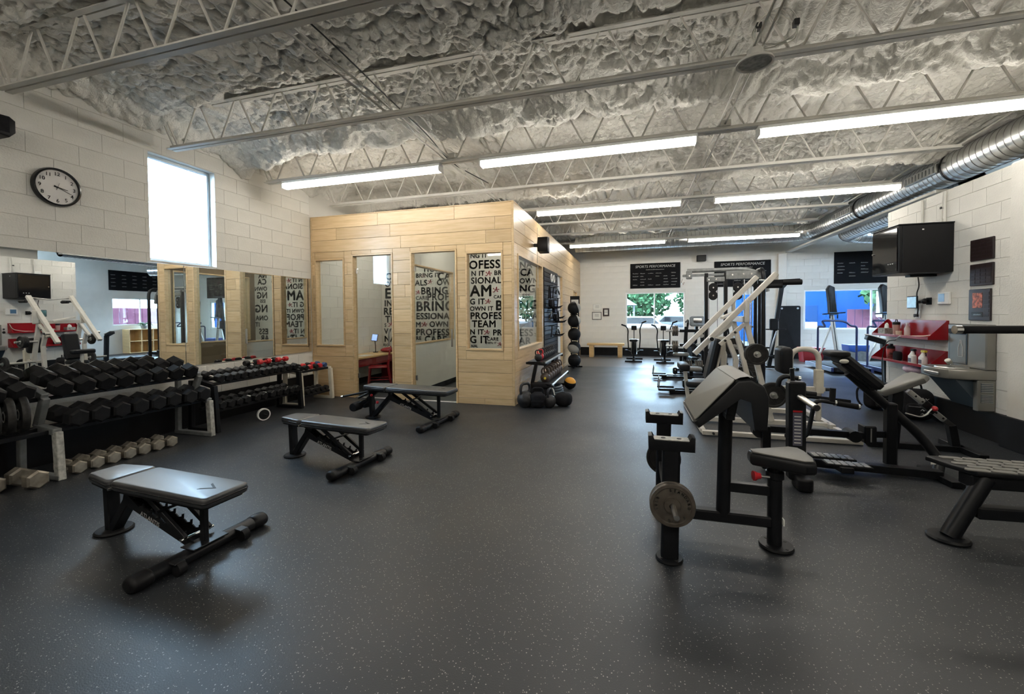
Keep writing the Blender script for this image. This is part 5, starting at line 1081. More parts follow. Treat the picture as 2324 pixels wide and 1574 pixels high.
# ski machines -----------------------------------------------------------
def ski(loc, lab):
    o = thing('ski_machine', lab, 'ski machine', loc, 0, 'ski machines')
    bar(o, 'rail', 'whitepaint', (.16, 0, .1), (-.02, 0, 1.45), .10, .06, .006, (0, 1, 0)); bar(o, 'rail_stripe', 'seam', (.155, -.031, .14), (-.015, -.031, 1.42), .02, .004, 0, (0, 1, 0)); slab(o, 'flywheel_housing', 'blackplastic', [(-.08, 1.42), (.10, 1.42), (.06, 1.75), (.03, 2.16), (-.08, 2.22), (-.14, 2.12), (-.10, 1.75)], .16, (0, .08, 0), (1, 0, 0), (0, 0, 1), soft=.02)
    bar(o, 'monitor', 'blackplastic', (-.26, -.1, 1.42), (.26, -.1, 1.46), .10, .03); bb(o, 'monitor_screen', 'bluescreen', -.10, .10, -.12, -.115, 1.40, 1.47, 0); bar(o, 'floor_plate', 'blackmetal', (-.1, -.35, .03), (-.1, .35, .03), .5, .05); bar(o, 'brace', 'whitepaint', (-.30, .2, .05), (0, .05, 1.1), .05, .04)
    for s in (-1, 1): rod(o, 'cord', 'cable', (s*.06, -.1, 1.44), (s*.06, -.1, 2.0), .004, n=6); rod(o, 'handle', 'blackrubber', (s*.09, -.1, 1.30), (s*.09, -.1, 1.44), .015)
ski((5.30, 13.8, 0), 'left ski machine standing before the right back window'); ski((6.52, 13.8, 0), 'right ski machine, half hidden behind the right wall')
def tread(loc, lab):
    o = thing('manual_treadmill', lab, 'treadmill', loc, 0, 'blue-railed treadmills')
    slab(o, 'deck', 'blackrubber', rrect(.72, 1.6, .06), .12, (0, 0, .04), soft=.02); bar(o, 'deck_side', 'bluetube', (-.40, -.8, .10), (-.40, .8, .10), .06, .10); bar(o, 'deck_side', 'bluetube', (.40, -.8, .10), (.40, .8, .10), .06, .10)
    pipe(o, 'hand_rail', 'bluetube', [(-.42, 0, .1), (-.42, 0, 1.12), (-.34, -.25, 1.10), (-.38, -.1, 1.26), (.02, -.1, 1.26), (.16, -.1, 1.22), (.28, -.05, 1.12), (.42, 0, 1.12), (.42, 0, .1)], .024, .07, 8)
tread((4.95, 12.6, 0), 'left treadmill with dark blue tube rails'); tread((6.02, 12.6, 0), 'right treadmill with dark blue tube rails')
o = thing('red_bin', 'red plastic storage bin on the floor against the back wall', 'bin', (5.07, 14.6, 0)); slab(o, 'body', 'red', [(-.24, 0), (.24, 0), (.28, .42), (-.28, .42)], .40, (0, .2, 0), (1, 0, 0), (0, 0, 1), soft=.01); bb(o, 'rim', 'red', -.30, .30, -.22, .22, .40, .43, .008)
o = thing('trash_can', 'grey trash can lined with a blue bag near the right window', 'trash can', (6.02, 14.2, 0)); slab(o, 'can', 'greyframe', [(-.19, 0), (.19, 0), (.23, .52), (-.23, .52)], .40, (0, .2, 0), (1, 0, 0), (0, 0, 1), soft=.012); slab(o, 'liner', 'bluebag', [(-.235, .38), (-.1, .35), (.05, .39), (.235, .36), (.25, .55), (-.25, .55)], .44, (0, .22, 0), (1, 0, 0), (0, 0, 1), soft=.015)
o = thing('treadmill_console', 'white-topped treadmill console rising beside the wall end', 'treadmill', (4.45, 9.3, 0)); bar(o, 'mast', 'blackmetal', (0, 0, 0), (-.06, 0, .92), .10, .10, .01, (0, 1, 0)); bar(o, 'console_arm', 'blackmetal', (-.06, 0, .92), (-.34, 0, 1.02), .12, .08, .01); bar(o, 'console_top', 'whitepaint', (-.04, 0, .97), (-.34, 0, 1.07), .13, .02, .006); slab(o, 'deck', 'blackrubber', rrect(.7, 1.5, .05), .16, (.3, .3, 0), soft=.02)
o = thing('cubby_shelf', 'wooden cubby shelf standing in the alcove, seen in mirror', 'shelf', (8.26, 13.1, 0))
bb(o, 'top', 'beech', -.2, .2, -.9, .9, .97, 1.0); bb(o, 'bottom', 'beech', -.2, .2, -.9, .9, .02, .05); bb(o, 'middle', 'beech', -.2, .2, -.9, .9, .49, .52)
for k in range(5): bb(o, 'divider', 'beech', -.2, .2, -.9+k*.4425, -.87+k*.4425, .05, .97)
bb(o, 'back_panel', 'beech', .19, .2, -.9, .9, .05, .97)
o = thing('potted_fern', 'green potted fern on top of the cubby shelf', 'plant', (8.22, 12.85, 1.0)); lathe(o, 'pot', 'greyframe', [(0, 0), (.09, 0), (.12, .14), (.10, .14), (.09, .12), (0, .12)])
rnd = random.Random(9)
for k in range(26):
    a = rnd.uniform(0, 6.28); L = rnd.uniform(.18, .32); pipe(o, 'frond', 'plantleaf', [(0, 0, .12), (L*.5*math.cos(a), L*.5*math.sin(a), .26+rnd.uniform(-.04, .06)), (L*math.cos(a), L*math.sin(a), .20+rnd.uniform(-.08, .06))], .010, .1, 4)
# ================================================================== LEVERAGE MACHINE (white)
WP = 'whitepaint'
o = thing('leverage_machine', 'large white plate-loaded leverage machine with two long slanted arms', 'machine', (1.5, 6.6, 0)); B = Vector((1.5, 6.6, 0))
L_ = lambda x, y, z: Vector((x, y, z))-B
for y, xa, za, xb, zb_ in ((6.3, .80, .93, 1.79, 2.0), (7.05, .75, .95, 1.75, 2.02)):
    bar(o, 'lever_arm', WP, L_(xa, y, za), L_(xb, y, zb_), .065, .085, .005, (0, 1, 0)); s = -1 if y < 6.6 else 1
    rod(o, 'arm_peg', 'steel', L_(1.0, y, 1.14), L_(1.0, y+s*.13, 1.14), .032); rod(o, 'peg_cap', 'blackrubber', L_(1.0, y+s*.13, 1.14), L_(1.0, y+s*.135, 1.14), .026)
    bar(o, 'pivot_bracket', WP, L_(1.44, y+s*.055, 1.36), L_(1.44, y+s*.055, 1.66), .10, .045, .008, (0, 1, 0) if False else (1, 0, 0))
    for z in (1.46, 1.60): rod(o, 'bolt', 'ink', L_(1.44, y+s*.10, z), L_(1.44, y+s*.075, z), .018, n=12)
    bar(o, 'rear_leg', WP, L_(1.44, y, 1.36), L_(1.74, y-.02, .06), .06, .075, .005, (0, 1, 0)); bar(o, 'front_link', WP, L_(1.42, y, 1.34), L_(1.12, y, 1.06), .05, .06, .004, (0, 1, 0))
    for x in (1.18, 1.30): rod(o, 'bolt', 'ink', L_(x, y+s*.04, 1.06+(x-1.12)*.93), L_(x, y+s*.02, 1.06+(x-1.12)*.93), .016, n=12)
    bar(o, 'mid_leg', WP, L_(1.22, y, 1.12), L_(1.32, y, .86), .06, .07, .004, (0, 1, 0)); bar(o, 'mid_leg', WP, L_(1.32, y, .87), L_(1.27, y, .06), .06, .07, .004, (0, 1, 0))
    bar(o, 'side_rail', WP, L_(.80, y, .045), L_(2.40, y, .045), .07, .06)
    rod(o, 'weight_horn', 'steel', L_(1.50, y, .96), L_(1.50, y+s*.38, .96), .024); rod(o, 'weight_horn', 'steel', L_(1.62, y, .49), L_(1.62, y+s*.62, .49), .024)
    pipe(o, 'hand_grip', 'steel', [L_(1.79, y, 1.97), L_(1.80, 6.675, 1.93)], .014, 0, 8); rod(o, 'top_grip', 'blackrubber', L_(1.86, y, 1.88), L_(2.08, y, 1.88), .035)
    bar(o, 'top_grip_arm', 'blackmetal', L_(1.70, y, 1.89), L_(2.06, y, 1.90), .04, .05)
bar(o, 'front_cross', WP, L_(.80, 6.2, .045), L_(.80, 7.3, .045), .07, .06); bar(o, 'rear_cross', WP, L_(2.40, 6.2, .045), L_(2.40, 7.3, .045), .07, .06); bar(o, 'pivot_cross', WP, L_(1.44, 6.3, 1.40), L_(1.44, 7.05, 1.40), .08, .08); bar(o, 'brace', WP, L_(1.16, 6.4, 1.42), L_(1.44, 6.95, 1.50), .04, .04)
bar(o, 'back_pad', 'vinyl', L_(1.02, 6.68, .52), L_(1.15, 6.68, 1.12), .30, .10, .03, (1, 0, 0)); bar(o, 'back_plate', WP, L_(1.09, 6.68, .50), L_(1.22, 6.68, 1.10), .20, .03, .005, (1, 0, 0)); bar(o, 'back_post', WP, L_(1.25, 6.68, .05), L_(1.22, 6.68, 1.15), .07, .07)
slab(o, 'seat_pad', 'vinyl', rrect(.34, .32, .06), .08, L_(.90, 6.68, .42), soft=.025); bar(o, 'seat_post', WP, L_(.92, 6.68, .05), L_(.92, 6.68, .42), .07, .07); slab(o, 'thigh_pad', 'vinyl', rrect(.46, .14, .05), .10, L_(.70, 6.68, .66), (0, 1, 0), (-1, 0, 0), soft=.03); bar(o, 'thigh_post', WP, L_(.78, 6.68, .06), L_(.72, 6.68, .66), .05, .05)
def plate_on(loc, ax, r, lab, m='plate', holes=True, t=.045, grp='plates on the leverage machine'):
    q_ = thing('weight_plate', lab, 'weight plate', loc, 0, grp); plate_disc(q_, 'disc', m, (0, 0, 0), ax, r, t)
    a = Vector(ax).normalized(); u, v, _ = frame_of(a)
    if holes:
        for k in range(3):
            t_ = 2*math.pi*k/3+.6; c = (u*math.cos(t_)+v*math.sin(t_))*r*.58
            for sg in (-1, 1): slab(q_, 'grip_recess', 'seam', rrect(r*.52, r*.22, r*.1), .004, c+a*sg*t*.27, (-u*math.sin(t_)+v*math.cos(t_)), (u*math.cos(t_)+v*math.sin(t_))*sg)
    lathe(q_, 'hub', 'steel', [(.027, -t*.55), (.042, -t*.55), (.042, t*.55), (.027, t*.55)], axis=ax, n=20); return q_
plate_on((1.50, 6.03, .96), (0, 1, 0), .135, 'black grip weight plate on upper horn of leverage machine, nearer'); plate_on((1.50, 6.08, .96), (0, 1, 0), .135, 'black grip weight plate just behind the nearer upper plate')
plate_on((1.62, 5.80, .49), (0, 1, 0), .155, 'black grip weight plate on lower horn of leverage machine, nearer'); plate_on((1.50, 7.30, .96), (0, 1, 0), .135, 'black weight plate on the far upper horn of leverage machine'); plate_on((1.62, 7.35, .49), (0, 1, 0), .155, 'black weight plate on the far lower horn of leverage machine')
# white arch-framed machine behind the row
o = thing('arch_machine', 'white tubular machine with an arched frame and tall black roller pad', 'machine', (2.2, 6.45, 0)); B = Vector((2.2, 6.45, 0))
pipe(o, 'arch_tube', WP, [L_(2.02, 6.5, .05), L_(2.02, 6.5, 1.0), L_(2.35, 6.5, 1.0), L_(2.35, 6.5, .05)], .034, .22, 12, 8); bar(o, 'sleeve', 'creampost', L_(2.35, 6.5, .42), L_(2.35, 6.5, .73), .09, .09); bar(o, 'cross_tube', WP, L_(1.80, 6.5, .47), L_(2.42, 6.5, .47), .05, .06); rod(o, 'clamp_knob', 'ink', L_(2.42, 6.5, .47), L_(2.47, 6.5, .47), .022)
slab(o, 'roller_pad', 'vinyl', rrect(.15, .36, .06, 5), .30, L_(1.93, 6.62, .855), (1, 0, 0), (0, 0, 1), soft=.04); bar(o, 'pad_stem', 'blackmetal', L_(1.97, 6.5, .86), L_(2.03, 6.5, .86), .06, .12)
bar(o, 'floor_rail', WP, L_(2.41, 5.62, .035), L_(2.41, 6.15, .035), .06, .05); bar(o, 'floor_cross', WP, L_(.80, 5.60, .035), L_(2.45, 5.60, .035), .07, .05); bar(o, 'floor_rail', WP, L_(.82, 5.66, .035), L_(.82, 6.15, .035), .06, .05)
bar(o, 'floor_plate', 'greyframe', L_(2.18, 5.7, .03), L_(2.18, 6.4, .03), .30, .012); rod(o, 'bolt', 'ink', L_(.92, 5.56, .04), L_(.92, 5.53, .04), .014, n=10); rod(o, 'bolt', 'ink', L_(1.10, 5.56, .04), L_(1.10, 5.53, .04), .014, n=10)
# ================================================================== T-BAR ROW (black)
BM = 'blackmetal'
o = thing('tbar_row', 'black chest-supported row machine with foot plates and swinging handles', 'machine', (1.95, 4.6, 0)); B = Vector((1.95, 4.6, 0))
bar(o, 'horn_post', BM, L_(1.34, 4.16, .06), L_(1.335, 4.16, .90), .13, .10, .012, (0, 1, 0)); slab(o, 'post_foot', 'blackplastic', rrect(.12, .2, .04), .11, L_(1.37, 4.10, 0), soft=.02); bb(o, 'warning_label', 'label', 1.30-1.95, 1.37-1.95, 4.108-4.6, 4.11-4.6, .36, .64, 0); bb(o, 'label_header', 'redknob', 1.30-1.95, 1.37-1.95, 4.106-4.6, 4.108-4.6, .645, .66, 0)
for k in range(9): bb(o, 'label_line', 'paper', 1.31-1.95, 1.36-1.95, 4.1065-4.6, 4.108-4.6, .38+k*.028, .388+k*.028, 0)
rod(o, 'weight_horn', 'steel', L_(1.345, 4.10, .78), L_(1.40, 3.92, .73), .024); rod(o, 'horn_cap', 'ink', L_(1.40, 3.92, .73), L_(1.404, 3.905, .727), .026); rod(o, 'peg', BM, L_(1.38, 4.2, .80), L_(1.50, 4.2, .79), .022); bar(o, 'top_stub', BM, L_(1.345, 4.26, .88), L_(1.335, 4.26, 1.0), .03, .03)
pipe(o, 'upper_handle', BM, [L_(1.30, 4.5, .80), L_(1.31, 4.5, .87), L_(1.36, 4.5, .90), L_(1.46, 4.5, .88)], .022, .05, 10); rod(o, 'handle_tip', 'chrome', L_(1.46, 4.5, .88), L_(1.48, 4.5, .876), .024)
bar(o, 'swing_beam', BM, L_(1.12, 4.66, .36), L_(2.18, 4.86, .295), .06, .06); rod(o, 'beam_joint', BM, L_(2.03, 4.76, .30), L_(2.03, 4.92, .30), .055); bb(o, 'pivot_block', BM, 2.12-1.95, 2.22-1.95, 4.80-4.6, 4.94-4.6, .23, .40, .01); bb(o, 'block_edge', 'steel', 2.165-1.95, 2.175-1.95, 4.795-4.6, 4.80-4.6, .25, .38, 0); bar(o, 'pivot_arm', BM, L_(2.2, 4.88, .31), L_(2.36, 4.9, .31), .05, .06)
pipe(o, 'row_handle', BM, [L_(1.36, 4.50, .34), L_(1.54, 4.50, .33), L_(1.60, 4.50, .69), L_(1.95, 4.50, .635)], .018, .07, 10); rod(o, 'grip', 'blackrubber', L_(1.76, 4.50, .665), L_(1.93, 4.50, .64), .025); rod(o, 'grip_tip', 'chrome', L_(1.93, 4.5, .64), L_(1.945, 4.5, .638), .026); rod(o, 'grip_collar', 'chrome', L_(1.75, 4.5, .667), L_(1.765, 4.5, .665), .026)
rod(o, 'grip', 'blackrubber', L_(1.735, 4.50, .68), L_(1.74, 4.50, .80), .024); pipe(o, 'row_handle', BM, [L_(1.60, 4.85, .34), L_(1.62, 4.85, .66), L_(2.02, 4.85, .62)], .018, .07, 10)
lathe(o, 'elbow_joint', BM, [(0, -.05), (.06, -.05), (.06, .05), (0, .05)], L_(1.15, 4.55, .36), (0, 1, 0), 20); bar(o, 'near_column', BM, L_(1.20, 4.5, .02), L_(1.20, 4.5, .42), .07, .07)
bar(o, 'base_beam', BM, L_(1.22, 4.72, .055), L_(2.60, 4.60, .055), .09, .07); bar(o, 'rear_foot', BM, L_(2.62, 4.42, .03), L_(2.60, 4.85, .03), .10, .05); bar(o, 'front_foot', BM, L_(1.24, 4.40, .03), L_(1.24, 5.0, .03), .08, .05)
bar(o, 'mast', BM, L_(2.36, 4.88, 0.02), L_(2.36, 4.88, .62), .085, .09, .012, (0, 1, 0)); pipe(o, 'curved_spine', BM, [L_(2.02, 4.9, .90), L_(2.30, 4.9, .62), L_(2.58, 4.88, .34), L_(2.70, 4.8, .12), L_(2.63, 4.7, .03)], .042, .22, 12, 7)
bb(o, 'side_badge', 'paper', 2.60-1.95, 2.66-1.95, 4.735-4.6, 4.74-4.6, .10, .125, 0)
bar(o, 'chest_pad', 'vinyl', L_(1.93, 4.9, 1.06), L_(2.25, 4.9, .77), .28, .10, .03, (1, 0, 1)); bar(o, 'pad_board', 'blackplastic', L_(1.93, 4.9, .99), L_(2.20, 4.9, .75), .20, .03, .005, (1, 0, 1)); slab(o, 'chin_pad', 'vinyl', rrect(.17, .26, .05), .06, L_(1.92, 4.9, 1.05), (1, 0, .0), (0, 1, 0), soft=.02); ball(o, 'pad_knob', 'knobwhite', L_(1.93, 4.76, 1.02), (.04, .02, .022), 10, 8)
for y0, x0 in ((4.60, 1.62), (4.40, 1.66)):
    f = slab(o, 'foot_plate', 'blackplastic', [(0, 0), (.34, -.03), (.34, .10), (0, .13)], .02, L_(x0, y0, .115), soft=.004)
    for r_ in range(3):
        for c in range(6): bb(f, 'tread_bar', 'steel', x0-1.95+.015+c*.053, x0-1.95+.058+c*.053, y0-4.6+.004+r_*.04-c*.005, y0-4.6+.034+r_*.04-c*.005, .134, .141, .002)
bar(o, 'plate_mount', BM, L_(1.8, 4.72, .08), L_(1.8, 4.35, .10), .10, .05)
# adjustable seat beyond it
o = thing('incline_seat', 'grey tilted bench seat on a perforated steel slide, beyond the row machine', 'seat', (2.9, 5.6, 0)); B = Vector((2.9, 5.6, 0))
dv = Vector((.36, 0, .21)).normalized(); slab(o, 'seat_pad', 'greyvinyl', [(-.22, -.05), (-.10, -.10), (.14, -.17), (.20, -.13), (.20, .13), (.14, .17), (-.10, .10), (-.22, .05)], .07, L_(2.82, 5.6, .67), dv, (0, 1, 0), soft=.025)
bar(o, 'slide_tube', 'steel', L_(2.86, 5.6, .63), L_(3.18, 5.6, .33), .05, .05, .004); 
for k in range(5): rod(o, 'slide_hole', 'seam', L_(2.92+k*.06, 5.574, .575-k*.056), L_(2.92+k*.06, 5.573, .575-k*.056), .011, n=10)
bar(o, 'slide_sleeve', BM, L_(2.99, 5.6, .51), L_(3.09, 5.6, .415), .075, .075); ball(o, 'red_knob', 'redknob', L_(3.06, 5.53, .46), .028); bar(o, 'slide_end', 'ink', L_(3.18, 5.6, .33), L_(3.26, 5.6, .255), .05, .05); bar(o, 'post', BM, L_(2.72, 5.6, 0), L_(2.76, 5.6, .64), .10, .10, .01, (1, 0, 0)); bar(o, 'floor_rail', BM, L_(2.5, 5.6, .03), L_(3.36, 5.6, .03), .08, .06); bar(o, 'rear_post', BM, L_(3.28, 5.6, .03), L_(3.24, 5.6, .28), .07, .07); bar(o, 'floor_cross', BM, L_(3.34, 5.3, .03), L_(3.34, 5.9, .03), .08, .06)
pipe(o, 'release_cable', 'steel', [L_(2.80, 5.52, .40), L_(2.95, 5.50, .36), L_(3.03, 5.52, .46)], .008, .08, 6)
# ================================================================== PREACHER CURL BENCH
o = thing('preacher_bench', 'black preacher curl bench with grey pads and bar cradles, right foreground', 'bench', (.55, 3.0, 0)); B = Vector((.55, 3.0, 0))
for y in (2.71, 3.36):
    bar(o, 'cradle_post', BM, L_(.205, y, .01), L_(.215, y, .69), .10, .075, .012, (0, 1, 0)); lathe(o, 'foot_disc', BM, [(0, 0), (.075, 0), (.08, .008), (.075, .02), (0, .02)], L_(.205, y, 0), n=28)
    for a in range(4): rod(o, 'disc_bolt', 'ink', L_(.205+.06*math.cos(a*1.571+.6), y+.06*math.sin(a*1.571+.6), .019), L_(.205+.06*math.cos(a*1.571+.6), y+.06*math.sin(a*1.571+.6), .0225), .009, n=10)
    slab(o, 'bar_cradle', BM, [(-.13, 0), (.13, 0), (.132, .085), (.112, .088), (.10, .062), (-.10, .062), (-.112, .088), (-.132, .085)], .095, L_(.215, y+.048, .675), (1, 0, 0), (0, 0, 1), soft=.006)
    bb(o, 'cradle_liner', 'greyworn', .215-.10-.55, .215+.10-.55, y-.04-3.0, y+.04-3.0, .737, .741, .001)
    for q_ in (-.045, .045): rod(o, 'liner_bolt', 'ink', L_(.215+q_, y, .741), L_(.215+q_, y, .7425), .014, n=12)
bar(o, 'post_tie', BM, L_(.207, 2.71, .36), L_(.207, 3.36, .36), .06, .06); bar(o, 'post_tie', BM, L_(.207, 2.71, .17), L_(.207, 3.36, .17), .07, .07)
for s, y in ((-1, 2.66), (1, 3.41)): rod(o, 'plate_horn', 'steel', L_(.215, y, .37), L_(.225, y+s*.20, .37), .0155)
bar(o, 'spine', BM, L_(.23, 3.03, .165), L_(.84, 3.03, .165), .075, .07, .01); rod(o, 'main_upright', BM, L_(.56, 3.03, .17), L_(.575, 3.03, .86), .042, n=20); bar(o, 'seat_tie', BM, L_(.58, 3.03, .365), L_(.85, 3.03, .36), .05, .06)
rod(o, 'seat_column', BM, L_(.86, 3.03, .01), L_(.86, 3.03, .47), .042, n=20); rod(o, 'seat_stem', BM, L_(.86, 3.03, .46), L_(.87, 3.03, .53), .030); lathe(o, 'column_collar', BM, [(.044, .44), (.052, .445), (.052, .485), (.044, .49)], L_(.86, 3.03, 0)); lathe(o, 'foot_disc', BM, [(0, 0), (.095, 0), (.10, .01), (.095, .022), (0, .022)], L_(.87, 3.03, 0), n=28)
for a in range(4): rod(o, 'disc_bolt', 'ink', L_(.87+.075*math.cos(a*1.571+.6), 3.03+.075*math.sin(a*1.571+.6), .021), L_(.87+.075*math.cos(a*1.571+.6), 3.03+.075*math.sin(a*1.571+.6), .0245), .009, n=10)
rod(o, 'pin_stem', 'steel', L_(.82, 3.0, .455), L_(.75, 2.98, .465), .009); lathe(o, 'pin_knob', 'redknob', [(0, -.02), (.018, -.02), (.022, 0), (.030, .012), (.030, .022), (0, .026)], L_(.745, 2.975, .466), (-1, -.2, 0), 18); bb(o, 'column_sticker', 'paper', .895-.55, .903-.55, 2.98-3.0, 3.03-3.0, .16, .20, 0)
slab(o, 'seat_pad', 'vinyl', [(-.17, -.035), (-.06, -.085), (.10, -.165), (.16, -.15), (.18, -.08), (.18, .08), (.16, .15), (.10, .165), (-.06, .085), (-.17, .035)], .085, L_(.885, 3.05, .515), soft=.03); slab(o, 'seat_top', 'greyvinyl', [(-.155, -.03), (-.055, -.075), (.10, -.148), (.148, -.135), (.165, -.07), (.165, .07), (.148, .135), (.10, .148), (-.055, .075), (-.155, .03)], .008, L_(.885, 3.05, .596), soft=.003)
# arm pad: inverted V in section, 0.62 wide
prof = [(-.27, .835), (-.245, .80), (-.02, .995), (.04, .975), (.06, .80), (.125, .80), (.135, 1.0), (.11, 1.065), (.04, 1.11), (-.03, 1.10)]
slab(o, 'arm_pad', 'vinyl', [(x, z) for x, z in prof], .60, L_(.62, 3.35, 0), (1, 0, 0), (0, 0, 1), soft=.02)
a_, b_ = Vector((-.262, 0, .848)), Vector((-.045, 0, 1.098)); dn = (b_-a_).normalized()
slab(o, 'arm_pad_top', 'greyvinyl', rrect((b_-a_).length, .585, .02), .006, L_(.62, 3.05, 0)+(a_+b_)/2, dn, (0, 1, 0), soft=.002)
crest = [(-.045, 1.099), (-.02, 1.112), (.02, 1.119), (.055, 1.112), (.09, 1.088)]
vs = []; fs = []
for i, (x, z) in enumerate(crest):
    for y in (-.29, .29): vs.append(L_(.62+x, 3.05+y, z+.003))
for i in range(len(crest)-1): fs.append((2*i, 2*i+1, 2*i+3, 2*i+2))
mk('pad_crest', vs, fs, 'greyvinyl', o); pipe(o, 'embossed_mark', 'seam', [L_(.62, 3.05, 0)+a_+dn*s_+Vector((0, y_, .004)) for s_, y_ in ((.13, .06), (.19, .06), (.19, -.10), (.13, -.10))], .002, 0, 5, closed=True); bar(o, 'embossed_mark', 'seam', L_(.62, 3.13, .003)+a_+dn*.14, L_(.62, 3.13, .003)+a_+dn*.18, .02, .004, 0)
bar(o, 'pad_bracket', BM, L_(.575, 2.9, .86), L_(.60, 2.9, 1.0), .05, .05); bar(o, 'pad_bracket', BM, L_(.575, 3.16, .86), L_(.60, 3.16, 1.0), .05, .05); bar(o, 'pad_bracket', BM, L_(.575, 2.88, .85), L_(.575, 3.18, .85), .05, .04)
def std_plate(loc, sg, lab):
    q_ = thing('weight_plate', lab, 'weight plate', loc, 0, 'plates on the preacher bench'); plate_disc(q_, 'disc', 'bronzeplate', (0, 0, 0), (0, 1, 0), .128, .03, .018); lathe(q_, 'hub', 'bronzeplate', [(.017, -.02), (.045, -.02), (.048, -.012), (.048, .012), (.045, .02), (.017, .02)], axis=(0, 1, 0), n=24)
    for s, st, n_ in (('STANDARD', 100, 8), ('10LB', 200, 4), ('4.5KG', 320, 5)):
        for k, ch in enumerate(s):
            a = R(st-k*14); p = Vector((math.cos(a)*.083, -.0098, math.sin(a)*.083)); text(q_, 'raised_letter', 'steel', ch, p, (math.sin(a), 0, -math.cos(a)), (math.cos(a), 0, math.sin(a)), .016, .002, off=.01)
std_plate((.215, 2.625, .37), -1, 'bronze standard weight plate on the near horn of preacher bench, outermost'); plate_on((.215, 2.658, .37), (0, 1, 0), .128, 'bronze plate behind the outermost one on preacher bench', 'bronzeplate', False, .025, 'plates on the preacher bench'); plate_on((.22, 3.47, .37), (0, 1, 0), .128, 'dark weight plate on the far horn of preacher bench', 'plate', False, .03, 'plates on the preacher bench')
# ================================================================== RIGHT EDGE STANDING MACHINE
o = thing('step_machine', 'black machine with a treaded foot platform cut by the right edge', 'machine', (2.5, 3.5, 0)); B = Vector((2.5, 3.5, 0))
rod(o, 'slanted_leg', BM, L_(1.99, 3.44, .015), L_(2.21, 3.50, .40), .05, n=20); lathe(o, 'foot_disc', BM, [(0, 0), (.105, 0), (.11, .012), (.10, .024), (0, .024)], L_(1.98, 3.43, 0), n=28); rod(o, 'disc_bolt', 'ink', L_(2.04, 3.40, .024), L_(2.04, 3.40, .027), .01, n=10)
bar(o, 'deck_beam', BM, L_(2.12, 3.53, .375), L_(3.3, 3.58, .375), .12, .09, .01); bar(o, 'cross_tube', BM, L_(2.13, 3.46, .19), L_(3.2, 3.54, .19), .08, .08, .01)
f = slab(o, 'foot_platform', 'blackplastic', [(2.02-2.5, .24), (2.06-2.5, .10), (2.14-2.5, -.05), (3.2-2.5, -.05), (3.2-2.5, .30), (2.06-2.5, .27)], .03, (0, 0, .42), soft=.008)
for r_ in range(5):
    for c in range(8): slab(f, 'tread_lug', 'greyvinyl', [(0, 0), (.11, -.012), (.125, .012), (.115, .042), (.01, .048), (-.008, .02)], .008, (2.10-2.5+c*.135+(.05 if r_ % 2 else 0), -.035+r_*.062, .449), soft=.002)
bar(o, 'rear_leg', BM, L_(3.2, 3.55, .02), L_(3.2, 3.55, .40), .10, .10); bar(o, 'mast', BM, L_(3.1, 3.6, .40), L_(3.1, 3.6, 1.50), .10, .10); rod(o, 'hand_bar', 'blackrubber', L_(2.07, 3.5, 1.372), L_(3.1, 3.56, 1.372), .026, n=20); rod(o, 'bar_tip', 'chrome', L_(2.035, 3.498, 1.372), L_(2.07, 3.5, 1.372), .028, n=20)
# ================================================================== LEG MACHINES BEYOND
def leg_machine(loc, lab, s=1):
    o = thing('leg_machine', lab, 'machine', loc, 0, 'low leg machines')
    bar(o, 'base_rail', BM, (-.25, -.12, .04), (.9, -.12, .04), .07, .06); bar(o, 'base_rail', BM, (-.25, .12, .04), (.9, .12, .04), .07, .06); bar(o, 'base_cross', BM, (.85, -.35, .04), (.85, .35, .04), .07, .06)
    for y in (-.16, .16):
        f = slab(o, 'foot_pan', 'blackplastic', rrect(.30, .13, .03), .04, (-.30, y, .06), soft=.01); pipe(o, 'foot_hoop', 'steel', [(-.44, y-.06, .09), (-.42, y-.06, .28), (-.42, y+.06, .28), (-.44, y+.06, .09)], .006, .03, 6)
    slab(o, 'seat_pad', 'greyvinyl', rrect(.46, .30, .10, 5), .09, (.38, 0, .18), soft=.035); bar(o, 'seat_post', BM, (.38, 0, .06), (.38, 0, .19), .07, .07); slab(o, 'knee_hub', BM, rrect(.10, .16, .045, 5), .08, (.04, .04, .17), (1, 0, 0), (0, 0, 1), soft=.01); rod(o, 'hub_bolt', 'steel', (.04, -.045, .20), (.04, -.042, .20), .018, n=12)
    pipe(o, 'guard_tube', BM, [(.62, -.18, .06), (.66, -.18, .36), (.90, -.18, .38), (.95, -.18, .06)], .024, .12, 8)
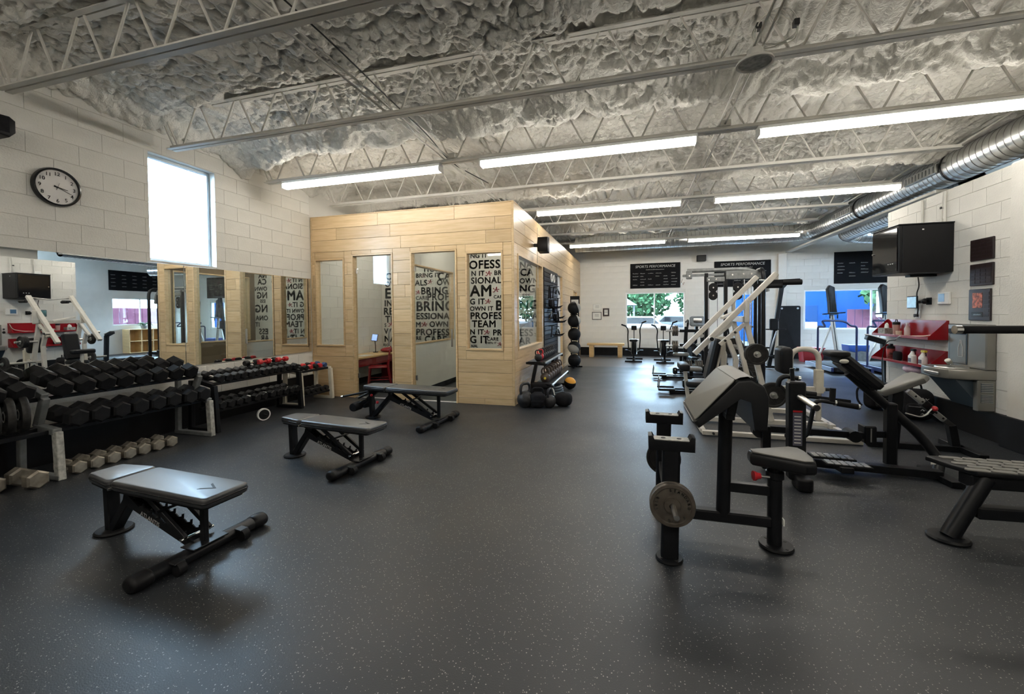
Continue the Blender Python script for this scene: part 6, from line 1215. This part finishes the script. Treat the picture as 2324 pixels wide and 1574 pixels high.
leg_machine((.88, 8.45, 0), 'nearer low leg machine with foot pans, right of the aisle'); leg_machine((.86, 10.3, 0), 'farther low leg machine with foot pans, right of the aisle')
o = thing('plate_loaded_machine', 'black plate-loaded machine stacked with steel plates behind leg machines', 'machine', (1.38, 11.15, 0))
bar(o, 'upright', BM, (-.2, 0, 0), (-.15, 0, 1.15), .08, .08); bar(o, 'upright', BM, (.25, 0, 0), (.2, 0, 1.15), .08, .08); bar(o, 'cross', BM, (-.3, 0, 1.05), (.3, 0, 1.05), .07, .07); bar(o, 'lower_cross', BM, (-.3, 0, .7), (.3, 0, .7), .07, .07); bar(o, 'base', BM, (-.4, -.4, .04), (.5, -.4, .04), .08, .06); bar(o, 'base', BM, (-.4, .4, .04), (.5, .4, .04), .08, .06); bar(o, 'base', BM, (0, -.4, .04), (0, .4, .04), .08, .06)
for z in (1.05, .68): rod(o, 'weight_horn', 'steel', (-.3, 0, z), (-.62, 0, z), .022)
slab(o, 'seat_pad', 'greyvinyl', rrect(.36, .28, .08, 5), .08, (-.30, -.3, .46), soft=.03); bar(o, 'seat_post', BM, (-.30, -.3, .05), (-.30, -.3, .46), .06, .06); bar(o, 'press_tube', 'steel', (.05, -.2, .75), (.4, -.35, .45), .05, .05)
for i in range(6):
    plate_on((1.38-.36-.045*(i % 3), 11.15, 1.05 if i < 3 else .68), (1, 0, 0), .13, 'steel-grey weight plate on %s horn of the stacked machine, %s' % ('upper' if i < 3 else 'lower', ('inner', 'middle', 'outer')[i % 3]), 'bronzeplate', False, .035, 'plates on the stacked machine')
for i in range(8):
    plate_on((1.18+.045*i+(.06 if i > 3 else 0), 11.0, .225), (1, 0, 0), .13, 'steel-grey weight plate stored low on the stacked machine, %s from left' % ('first', 'second', 'third', 'fourth', 'fifth', 'sixth', 'seventh', 'eighth')[i], 'bronzeplate', False, .03, 'plates stored low')
o = [x for x in COL.objects if x.name == 'plate_loaded_machine'][0]; bar(o, 'storage_bar', 'steel', (-.28, -.15, .225), (.3, -.15, .225), .03, .03)
